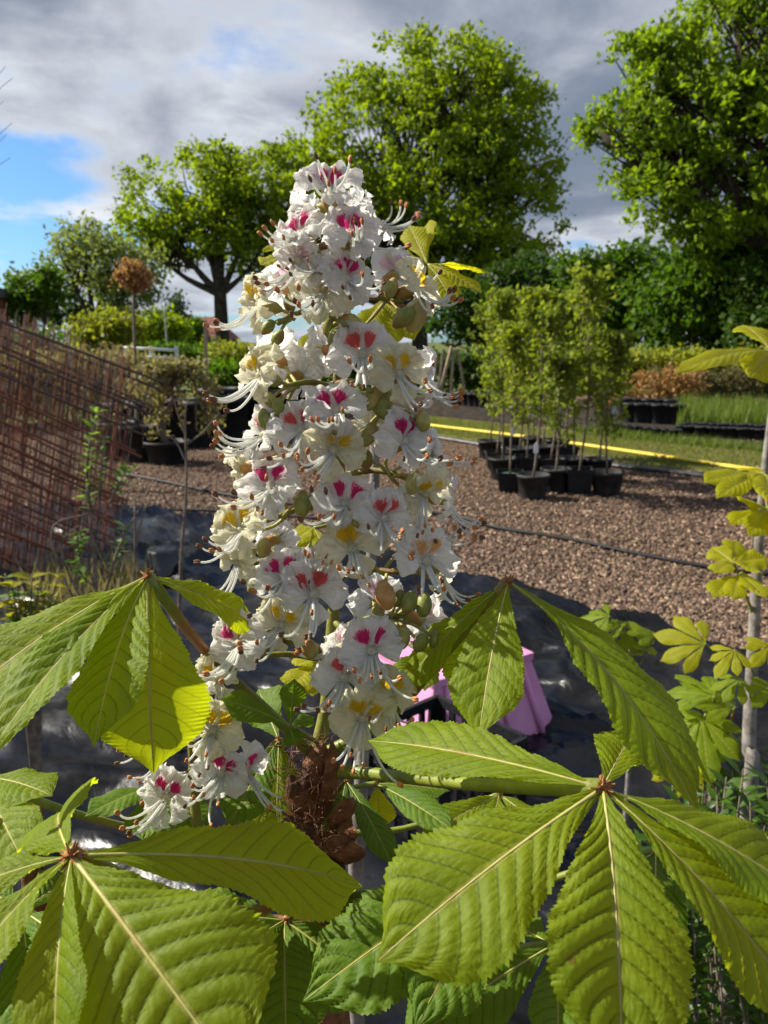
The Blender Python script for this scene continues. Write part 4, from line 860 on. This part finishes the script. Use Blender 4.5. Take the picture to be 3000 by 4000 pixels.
# round green buds between the flowers
bm_ = MB(); bm_.lathe([(.0003, -.0052), (.0012, -.0048), (.0031, -.002), (.0036, .0008), (.0028, .0036), (.0014, .0052), (.0002, .0056)], (0, 0, 0), 12)
M_bud = simple('bud_green', (.16, .18, .03), (.24, .25, .06), 250, .5, .3, 700, .3, c3=(.2, .11, .03), dist=.0005)
BM = [mesh('bud', np.vstack(bm_.V), bm_.F, m_) for m_ in (M_bud, M_calyx, M_calyxb)]
BUDS = [A1(*q) for q in ((735, 1030), (775, 1075), (870, 1005), (370, 1025), (432, 1082), (1240, 945), (1168, 968), (985, 1440), (1065, 1445), (1042, 1500), (455, 1570), (385, 1450), (430, 1500), (1230, 1612), (1285, 1570), (950, 1810), (575, 2060), (1232, 1932), (1163, 2020), (640, 580), (1100, 790), (500, 890), (350, 1560), (960, 1660))] + [A2(*q) for q in ((1300, 540), (1370, 545), (1270, 695), (1352, 727), (1420, 700), (630, 282), (587, 452), (840, 750), (1190, 500), (1255, 520), (650, 700))]
for i, (x, y) in enumerate(BUDS):
    c = P(x, y, D0 - .022 - .012 * ((i * 7) % 5) / 5); dn = Vector((frng.normal() * .5, frng.normal() * .3, -1 if i % 3 else 1)); s = 1.0 + .5 * frng.random()
    big = (x, y) in (A1(1240, 945), A1(985, 1440), A2(840, 750), A2(1190, 500), A1(870, 1005)); s *= 1.15 if big else .85
    link('bud', BM[(0, 0, 1)[i % 3] if not big else (2 if i == len(BUDS) - 3 else 1)], CH, Matrix.Translation(c - root) @ dn.to_track_quat('Z', 'Y').to_matrix().to_4x4() @ Matrix.Diagonal((s, s, s, 1)))
    a, e = min(ends, key=lambda q: (q[1] - c).length); MB().tube([a.lerp(e, .8), a.lerp(e, .8).lerp(c, .5) + CU * .002, c], [.001, .0008, .0009], 5, 5).part('pedicel', M_calyx, CH)
# second, smaller candle at lower left
ax2 = [P(x, y, .40) for x, y in (A2(285, 1030), A2(290, 1150), A2(300, 1300), A2(310, 1480), (790, 3250), (1000, 3420))]
MB().tube(ax2 + [P(1240, 3500, .43)], [.0013, .0019, .0024, .0028, .0035, .0045, .006], 8, 30).part('rachis', M_rach, CH)
e2 = [(ax2[0], ax2[0] + CU * .001)]
for f, (ex, ey) in ((1, A2(205, 1160)), (1, A2(370, 1180)), (2, A2(420, 1370)), (2, A2(240, 1400)), (2, A2(500, 1340))):
    a = ax2[f]; e = P(ex, ey, .392); e2.append((a, e)); MB().tube([a, a.lerp(e, .5) + CU * .002, e], [.0012, .001, .0009], 6, 6).part('flower_branch', M_rach, CH)
for k, px, fc, sz in SECOND: flower(k, px, fc, sz, CH, .40, e2)
# brown bud scales at the foot of the candle
def scale_geo(p0, p1, wd, N, curl, seed):
    ax = (p1 - p0); L = ax.length; T = ax.normalized(); N = (N - T * N.dot(T)).normalized(); S = T.cross(N); V = []; nu, nv = 11, 18; rng = np.random.default_rng(seed)
    for i in range(nv):
        f = i / (nv - 1); w_ = wd / 2 * max(.06, math.sin(math.pi * (.14 + .84 * f)) ** .75)
        for j in range(nu):
            u = j / (nu - 1) * 2 - 1; c = p0 + T * L * f + N * (curl * 1.6 * L * f * f + .12 * L * math.sin(math.pi * f)); V.append(c + S * w_ * u - N * (w_ * .55 * u * u) + N * .0012 * mnoise.noise(c * 330 + Vector((u, 0, seed))))
    return [tuple(v) for v in V], np.array([(i * nu + j, i * nu + j + 1, (i + 1) * nu + j + 1, (i + 1) * nu + j) for i in range(nv - 1) for j in range(nu - 1)])
Z8 = lambda x, y: (1000 + x / 1.659, 2800 + y / 1.659)
for i, (a, b_, wd, N, cu) in enumerate(((Z8(330, 720), Z8(240, 350), .012, (-.4, .1, .9), .05), (Z8(540, 740), Z8(580, 480), .012, (.5, .0, .9), .12), (Z8(380, 900), Z8(720, 820), .017, (.1, -.3, 1), .1), (Z8(330, 960), Z8(660, 1060), .014, (0, -.4, .9), .1), (Z8(420, 800), Z8(120, 700), .015, (-.1, .5, .8), .1), (Z8(330, 560), Z8(430, 180), .012, (0, .1, 1), -.02), (Z8(480, 770), Z8(710, 710), .010, (.4, .3, .6), .2), (Z8(380, 1180), Z8(550, 1330), .012, (.2, -.3, .8), .1), (Z8(450, 640), Z8(480, 140), .010, (.6, 0, .5), .02), (Z8(300, 840), Z8(350, 1200), .016, (-.2, -.1, .9), .05), (Z8(420, 880), Z8(560, 1180), .012, (.2, -.1, .9), .05))):
    V, Fc = scale_geo(P(a[0], a[1], .40), P(b_[0], b_[1], .388), wd * 1.35, D(*N), cu, i); part('bud_scale', V, Fc, M_scale, CH)
hb = MB()
for i in range(240):
    x, y = Z8(330 + 130 * frng.normal() * .8, 150 + 750 * frng.random()); c = P(x, y, .392 + .008 * frng.normal()); hb.tube([c, c + Vector(frng.normal(size=3)) * .003 + CU * .001, c + Vector(frng.normal(size=3)) * .006], [.0003, .00022, .0001], 3, 4, cap=False)
tag(hb.part('woolly_hairs', M_scale, CH), kind='stuff')
# ---- palmate leaves.  tip pixel + depth, width in photo pixels, surface direction
def LF(tx, ty, td, wpx, N, sag, fold, **kw): return (P(tx, ty, td), wpx * td / F * 1.06, D(*N), sag, fold, kw)
leaf_part(CH, [P(1235, 2960, .405), P(1050, 2780, .40), P(800, 2540, .375), P(578, 2253, .345)], .0026, [
    LF(-260, 2830, .285, 430, (-.2, .75, .6), .10, .28), LF(-70, 2985, .265, 330, (-.3, .55, .75), .10, .38), LF(366, 2918, .285, 350, (-.25, .35, .9), .10, .26), LF(600, 3022, .33, 420, (.1, .3, .95), .10, .15), LF(1015, 2446, .375, 215, (.25, .8, .5), .10, .22)], seed=1)
leaf_part(CH, [P(1262, 2950, .40), P(1520, 2800, .395), P(1750, 2540, .385), P(1985, 2272, .365)], .0026, [
    LF(1570, 2690, .39, 190, (-.5, .6, .6), .10, .25), LF(1838, 2775, .40, 290, (-.2, .3, .9), .06, .1), LF(1868, 2895, .315, 290, (-.35, .25, .9), .10, .30), LF(2740, 3200, .285, 400, (.55, .5, .65), .12, .32, side=-.05), LF(2790, 3080, .34, 330, (.66, .5, .5), .12, .3)], seed=2)
leaf_part(CH, [P(1262, 3005, .40), P(1480, 3025, .375), P(1800, 3060, .33), P(2355, 3080, .265)], .0030, [
    LF(1435, 2893, .335, 250, (-.1, .75, .6), .08, .30), LF(1470, 3760, .235, 590, (-.25, .72, .68), .10, .22), LF(2430, 4200, .205, 600, (.0, .6, .8), .14, .30), LF(3200, 4040, .225, 480, (.35, .7, .6), .12, .35), LF(3220, 3560, .25, 380, (.65, .6, .4), .10, .3), LF(2480, 2870, .34, 230, (.2, .9, -.1), .06, .3)], seed=3)
leaf_part(CH, [P(1235, 3400, .43), P(1000, 3560, .38), P(620, 3480, .31), P(280, 3345, .255)], .0030, [
    LF(1415, 3462, .315, 400, (.05, .86, .5), .12, .25), LF(960, 4260, .205, 820, (.1, .68, .7), .12, .25), LF(215, 4260, .20, 330, (-.1, .6, .8), .12, .5), LF(-260, 3980, .21, 380, (-.4, .65, .6), .12, .35), LF(-300, 3560, .25, 260, (-.5, .8, .25), .10, .25), LF(250, 3165, .325, 330, (-.1, .55, .75), .12, .3)], seed=4)
Dk = dict(m=M_leafd)
leaf_part(CH, [P(1250, 2905, .40), P(1210, 2880, .392), P(1170, 2855, .386), P(1132, 2836, .382)], .0011, [
    LF(858, 2728, .365, 140, (-.2, .8, .6), .08, .2, **Dk), LF(1150, 2650, .385, 95, (.2, .3, .9), .02, .15, **Dk), LF(1155, 2912, .375, 82, (.1, .4, .9), .05, .15, **Dk), LF(1228, 2800, .40, 60, (.1, .6, .8), .05, .15, **Dk)], seed=5, hubm=False)
leaf_part(CH, [P(1260, 3600, .44), P(1600, 3720, .42), P(1900, 3720, .39), P(2162, 3693, .365)], .0024, [
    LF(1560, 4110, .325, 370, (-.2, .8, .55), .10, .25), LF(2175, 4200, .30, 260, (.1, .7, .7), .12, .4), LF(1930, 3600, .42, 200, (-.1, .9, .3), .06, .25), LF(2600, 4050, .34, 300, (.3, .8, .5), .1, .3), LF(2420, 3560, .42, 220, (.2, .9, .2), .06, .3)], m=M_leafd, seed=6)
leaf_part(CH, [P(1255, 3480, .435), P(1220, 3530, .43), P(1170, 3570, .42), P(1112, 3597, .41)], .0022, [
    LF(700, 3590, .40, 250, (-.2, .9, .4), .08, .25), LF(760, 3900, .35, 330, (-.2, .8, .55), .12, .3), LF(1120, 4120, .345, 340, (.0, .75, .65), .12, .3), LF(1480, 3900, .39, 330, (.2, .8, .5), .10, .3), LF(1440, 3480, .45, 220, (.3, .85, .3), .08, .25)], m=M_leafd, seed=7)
leaf_part(CH, [P(1245, 3450, .44), P(900, 3330, .43), P(300, 3180, .39), P(-60, 3040, .355)], .0022, [
    LF(205, 3110, .33, 210, (.1, .9, .4), .10, .2), LF(110, 3400, .30, 250, (.1, .6, .8), .12, .2), LF(-300, 3300, .30, 260, (-.3, .8, .5), .1, .2)], seed=8)
leaf_part(CH, [P(1238, 3360, .43), P(1050, 3240, .43), P(850, 3130, .425), P(660, 3062, .415)], .0018, [
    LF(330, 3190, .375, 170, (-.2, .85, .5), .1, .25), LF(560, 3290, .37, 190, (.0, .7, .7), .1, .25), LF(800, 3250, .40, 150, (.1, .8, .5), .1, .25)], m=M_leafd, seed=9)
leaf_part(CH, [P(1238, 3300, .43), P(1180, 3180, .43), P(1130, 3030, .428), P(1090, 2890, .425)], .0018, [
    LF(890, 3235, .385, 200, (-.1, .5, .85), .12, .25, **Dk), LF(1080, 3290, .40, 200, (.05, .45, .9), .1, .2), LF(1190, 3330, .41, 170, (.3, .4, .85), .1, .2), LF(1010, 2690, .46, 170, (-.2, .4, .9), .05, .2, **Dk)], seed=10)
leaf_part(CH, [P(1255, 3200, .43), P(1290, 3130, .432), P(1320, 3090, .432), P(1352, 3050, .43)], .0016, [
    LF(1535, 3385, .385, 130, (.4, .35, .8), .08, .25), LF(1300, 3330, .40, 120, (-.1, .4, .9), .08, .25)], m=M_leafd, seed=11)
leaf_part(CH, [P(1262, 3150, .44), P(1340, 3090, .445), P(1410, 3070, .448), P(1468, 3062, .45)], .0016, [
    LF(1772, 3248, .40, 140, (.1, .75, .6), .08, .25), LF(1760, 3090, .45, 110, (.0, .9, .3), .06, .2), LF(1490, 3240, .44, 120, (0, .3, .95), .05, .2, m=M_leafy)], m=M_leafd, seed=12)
leaf_part(CH, [P(1262, 3260, .45), P(1560, 3240, .455), P(1800, 3160, .455), P(1950, 3105, .45)], .0018, [
    LF(1640, 3290, .41, 160, (-.1, .7, .7), .08, .25), LF(1880, 3340, .39, 170, (.1, .7, .7), .1, .25), LF(2150, 3280, .42, 160, (.2, .8, .5), .1, .25)], seed=13)
leaf_part(CH, [P(1258, 3500, .45), P(1500, 3480, .42), P(1750, 3440, .385), P(1960, 3400, .36)], .0022, [
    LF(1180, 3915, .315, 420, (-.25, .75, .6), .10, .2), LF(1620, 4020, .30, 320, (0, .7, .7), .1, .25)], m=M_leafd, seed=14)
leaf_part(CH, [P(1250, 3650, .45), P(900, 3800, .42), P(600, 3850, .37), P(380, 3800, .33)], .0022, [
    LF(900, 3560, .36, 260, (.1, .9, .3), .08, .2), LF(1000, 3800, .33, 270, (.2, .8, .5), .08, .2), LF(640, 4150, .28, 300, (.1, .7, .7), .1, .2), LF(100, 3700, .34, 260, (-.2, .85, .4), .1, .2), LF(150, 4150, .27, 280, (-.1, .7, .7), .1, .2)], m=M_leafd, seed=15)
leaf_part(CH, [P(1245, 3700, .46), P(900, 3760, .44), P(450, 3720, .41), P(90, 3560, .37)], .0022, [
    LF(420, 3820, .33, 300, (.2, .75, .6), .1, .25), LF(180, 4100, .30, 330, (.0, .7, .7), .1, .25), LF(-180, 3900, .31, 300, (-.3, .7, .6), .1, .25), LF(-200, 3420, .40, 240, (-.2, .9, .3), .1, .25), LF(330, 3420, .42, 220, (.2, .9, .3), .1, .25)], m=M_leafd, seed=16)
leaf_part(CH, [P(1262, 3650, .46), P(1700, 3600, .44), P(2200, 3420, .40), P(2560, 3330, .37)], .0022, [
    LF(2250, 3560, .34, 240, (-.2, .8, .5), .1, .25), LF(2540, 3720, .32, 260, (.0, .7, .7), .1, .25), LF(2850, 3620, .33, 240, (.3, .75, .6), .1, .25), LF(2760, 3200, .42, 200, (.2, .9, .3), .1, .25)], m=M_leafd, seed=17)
# leafy petioles of lower shoots and a cut stub
MB().tube([P(140, 3560, .42), P(125, 3330, .405), P(135, 3150, .40)], [.0062, .0058, .005], 10, 8).part('cut_stub', M_scale, CH); MB().tube([P(140, 3560, .42), P(700, 3620, .44), P(1250, 3620, .45)], [.006, .006, .007], 8, 8).part('side_shoot', M_scale, CH)

# ---------------------------------------------------------------- other chestnuts
def small_leaf(t, frm, hub, size, face, n=5, m=M_leafy, r=.0014, seed=0, droop=.25, tips=None, a0=None, wr=.36):
    """palmate leaf with n leaflets fanned round the hub; face = surface direction"""
    hub = Vector(hub); frm = Vector(frm); N = face.normalized(); ax = (hub - frm); ax = (ax - N * ax.dot(N)).normalized(); S = N.cross(ax); L_ = []
    rng = np.random.default_rng(seed); ang = np.linspace(-1, 1, n) * math.radians(74 if n <= 5 else 100)
    for i, a in enumerate(ang):
        l = size * (1 - .34 * abs(a) / 1.3) * (.9 + .2 * rng.random()); dr = ax * math.cos(a) + S * math.sin(a) - N * droop * (1 + .5 * rng.random()); L_.append((hub + dr.normalized() * l, l * wr, N + Vector(rng.normal(size=3) * .1), .1, .25))
    return leaf_part(t, [frm, frm.lerp(hub, .35) + Vector((0, 0, .01)), frm.lerp(hub, .7) + Vector((0, 0, .008)), hub], r, L_, m, False, seed, False)
# grey-stemmed chestnut right behind the candle
st = [P(1392, 3560, .62), P(1400, 3300, .62), P(1440, 2400, .62), P(1463, 1900, .62), P(1470, 1500, .62), P(1560, 1180, .62), P(1650, 1060, .62)]
rt = st[0].copy(); rt.z = 0; CB = thing('horse_chestnut', rt, 'grey stemmed young chestnut with yellow green leaves close behind the flower candle', 'tree')
MB().tube([rt] + st, [.008, .0065, .006, .0045, .004, .0035, .003, .0025], 8, 40).part('trunk', M_stem, CB)
Y = dict(m=M_leafy)
def LB(tx, ty, td, w_, N, **kw): kw.setdefault('m', M_leafy); return LF(tx, ty, td, w_ * 1.3, N, .08, .2, **kw)
leaf_part(CB, [st[-1], P(1655, 1052, .615), P(1662, 1040, .61), P(1669, 1031, .605)], .0016, [LB(1512, 985, .60, 105, (0, .8, .5)), LB(1596, 878, .64, 75, (-.3, .5, .8)), LB(1677, 860, .66, 60, (-.6, .3, .6)), LB(1884, 1146, .58, 115, (.2, .8, .5)), LB(1925, 1070, .60, 75, (.3, .9, .2)), LB(1770, 1185, .57, 90, (.1, .6, .8))], seed=31, hubm=False)
leaf_part(CB, [st[5], P(1530, 1190, .61), P(1510, 1180, .605), P(1492, 1172, .60)], .0014, [LF(1400, 1330, .57, 130, (-.1, .4, .9), .1, .2), LF(1500, 1375, .57, 150, (0, .4, .9), .1, .2), LF(1620, 1330, .58, 130, (.2, .4, .9), .1, .2)], m=M_leafy, seed=32, hubm=False)
leaf_part(CB, [st[5], P(1400, 1060, .64), P(1200, 1000, .66), P(1110, 1000, .66)], .0013, [LB(1015, 1035, .65, 80, (0, .7, .7)), LB(1040, 960, .67, 60, (0, .8, .5)), LB(1060, 1075, .64, 60, (0, .5, .8))], seed=33, hubm=False)
leaf_part(CB, [st[4], P(1380, 1330, .63), P(1310, 1290, .63), P(1262, 1275, .63)], .0013, [LF(1175, 1372, .60, 75, (-.2, .5, .8), .1, .25), LF(1270, 1390, .60, 70, (0, .5, .8), .1, .25)], m=M_leafy, seed=34, hubm=False)
leaf_part(CB, [st[3], P(1380, 2010, .61), P(1280, 2050, .60), P(1226, 2062, .60)], .0013, [LB(1128, 2132, .57, 80, (-.3, .6, .7)), LB(1205, 2192, .56, 80, (0, .5, .8)), LB(1275, 2185, .56, 80, (.2, .5, .8)), LB(1150, 2070, .6, 60, (-.3, .8, .4))], seed=35, hubm=False)
leaf_part(CB, [st[2], P(1340, 2500, .6), P(1270, 2560, .59), P(1240, 2575, .585)], .0013, [LB(1130, 2700, .55, 110, (-.2, .5, .8)), LB(1220, 2720, .55, 100, (0, .5, .8)), LB(1150, 2600, .57, 80, (-.3, .8, .4))], seed=36, hubm=False)
leaf_part(CB, [st[2], P(1520, 2460, .6), P(1600, 2520, .59), P(1640, 2540, .585)], .0013, [LF(1560, 2680, .56, 130, (-.1, .6, .8), .1, .25), LF(1660, 2700, .55, 120, (.1, .6, .8), .1, .25)], seed=37, hubm=False)
# young chestnut at the right edge
st = [P(2925, 3150, 1.25), P(2925, 2900, 1.25), P(2950, 2350, 1.25), P(2985, 1850, 1.25), P(3030, 1500, 1.25), P(3060, 1330, 1.25)]
rt = st[0].copy(); rt.z = 0; CE = thing('horse_chestnut', rt, 'young chestnut with smooth grey stem and lime leaves beside the glossy dark shrub', 'tree')
MB().tube([rt] + st, [.015, .0115, .011, .0085, .006, .0045, .003], 9, 40).part('trunk', M_stem, CE)
leaf_part(CE, [st[4], P(3060, 1450, 1.23), P(3040, 1400, 1.2), P(3010, 1370, 1.15)], .002, [LB(2628, 1462, 1.0, 95, (-.1, .8, .6)), LB(2925, 1475, 1.08, 115, (0, .3, .9)), LB(2900, 1270, 1.25, 90, (0, .7, .6)), LB(3200, 1450, 1.1, 110, (.3, .8, .5)), LB(3150, 1290, 1.3, 100, (.3, .8, .2))], seed=41, hubm=False)
leaf_part(CE, [st[3], P(2988, 1845, 1.23), P(2986, 1848, 1.22), P(2985, 1852, 1.2)], .002, [LB(2748, 1886, 1.12, 100, (-.1, .8, .5)), LB(2795, 1948, 1.08, 75, (-.2, .6, .7)), LB(2900, 1830, 1.25, 70, (0, .9, .3)), LB(3120, 1960, 1.1, 110, (.2, .7, .6)), LB(3000, 1960, 1.05, 100, (0, .6, .8))], seed=42, hubm=False)
leaf_part(CE, [st[3], P(2990, 1940, 1.22), P(2995, 1970, 1.2), P(3000, 1990, 1.18)], .002, [LB(2885, 1955, 1.15, 80, (0, .8, .5)), LB(2850, 2052, 1.1, 75, (-.1, .8, .5)), LB(2925, 2098, 1.05, 80, (0, .6, .8)), LB(3100, 2080, 1.05, 100, (.2, .7, .6))], seed=43, hubm=False)
leaf_part(CE, [P(2945, 2420, 1.25), P(2915, 2330, 1.24), P(2885, 2250, 1.22), P(2866, 2198, 1.2)], .0018, [LB(2780, 2138, 1.24, 78, (-.2, .5, .8)), LB(2874, 2110, 1.25, 74, (0, .5, .8)), LB(3000, 2178, 1.2, 72, (.2, .6, .7)), LB(2960, 2240, 1.12, 70, (.2, .7, .6)), LB(2790, 2240, 1.13, 66, (-.2, .7, .6))], seed=44, hubm=False)
leaf_part(CE, [P(2945, 2400, 1.25), P(2920, 2340, 1.23), P(2900, 2280, 1.2), P(2884, 2248, 1.17)], .0018, [LB(2785, 2335, 1.08, 80, (-.2, .7, .6)), LB(2862, 2345, 1.06, 66, (-.1, .6, .8)), LB(2985, 2335, 1.06, 95, (.2, .7, .6)), LB(2960, 2270, 1.2, 70, (.3, .8, .3))], seed=45, hubm=False)
for i, (hx, hy, fx, fy) in enumerate(((2870, 2540, 2945, 2640), (3010, 2520, 2950, 2600), (2890, 2650, 2935, 2740), (3020, 2680, 2935, 2780))): small_leaf(CE, P(fx, fy, 1.25), P(hx, hy, 1.15), .052, D((hx - 2940) / 300, .75, .6), 5, M_leafy if i < 2 else M_leaf, seed=46 + i)
# seedling chestnuts on the plastic sheet
def seedling(label, base_px, d_, stem_top, leaves, m, seed):
    b_ = P(base_px[0], base_px[1], d_); b_.z = 0; t = thing('chestnut_seedling', b_, label, 'seedling'); tp = P(stem_top[0], stem_top[1], d_); s_ = MB(); s_.tube([b_, b_.lerp(tp, .5) + Vector((.01, 0, 0)), tp], [.009, .007, .004], 7, 10); s_.part('stem', M_stem, t)
    for i, (hx, hy, sz, fx, fy, fz, *dq) in enumerate(leaves): small_leaf(t, tp.lerp(b_, .06 * i), P(hx, hy, d_ - .05 + (dq[0] if dq else 0)), sz * 1.4, D(fx, fy, fz), 5, m, .002, seed + i, .35)
    return t
seedling('small chestnut seedling with drooping mid green leaves on the black plastic sheet', (2466, 2900), 2.4, (2460, 2500), [(2378, 2407, .085, -.3, .7, .6), (2370, 2484, .09, -.4, .6, .7), (2508, 2537, .085, .2, .5, .8), (2440, 2440, .07, 0, .8, .4), (2560, 2480, .085, .5, .7, .4), (2470, 2560, .06, 0, .4, .9), (2430, 2690, .06, -.3, .7, .5), (2500, 2720, .06, .3, .7, .5)], M_leaf, 60)
seedling('chestnut seedling with one broad lime leaf fan beside the grey stem', (2800, 3000), 1.6, (2800, 2600), [(2754, 2516, .085, -.15, .55, .85), (2700, 2960, .06, -.2, .8, .5), (2650, 2900, .05, 0, .7, .6)], M_leafy, 70)
seedling('low bushy chestnut seedling with large soft leaves behind the glossy shrub', (2760, 3250), 1.35, (2770, 2860), [(2740, 2800, .075, -.4, .7, .5), (2830, 2850, .07, .2, .7, .6), (2790, 2720, .075, 0, .8, .5), (2690, 2900, .06, -.5, .7, .5), (2870, 2760, .07, .4, .7, .5), (2760, 2930, .06, 0, .5, .8), (2900, 2930, .06, .4, .6, .6), (2700, 3000, .055, -.3, .6, .7)], M_leaf, 80)
seedling('pale chestnut seedling hidden low between the great leaf and the glossy shrub', (2620, 3300), 1.5, (2640, 2960), [(2600, 2920, .05, -.3, .8, .5), (2660, 2930, .05, .2, .7, .6), (2640, 3010, .05, 0, .6, .8)], M_leafy, 90)
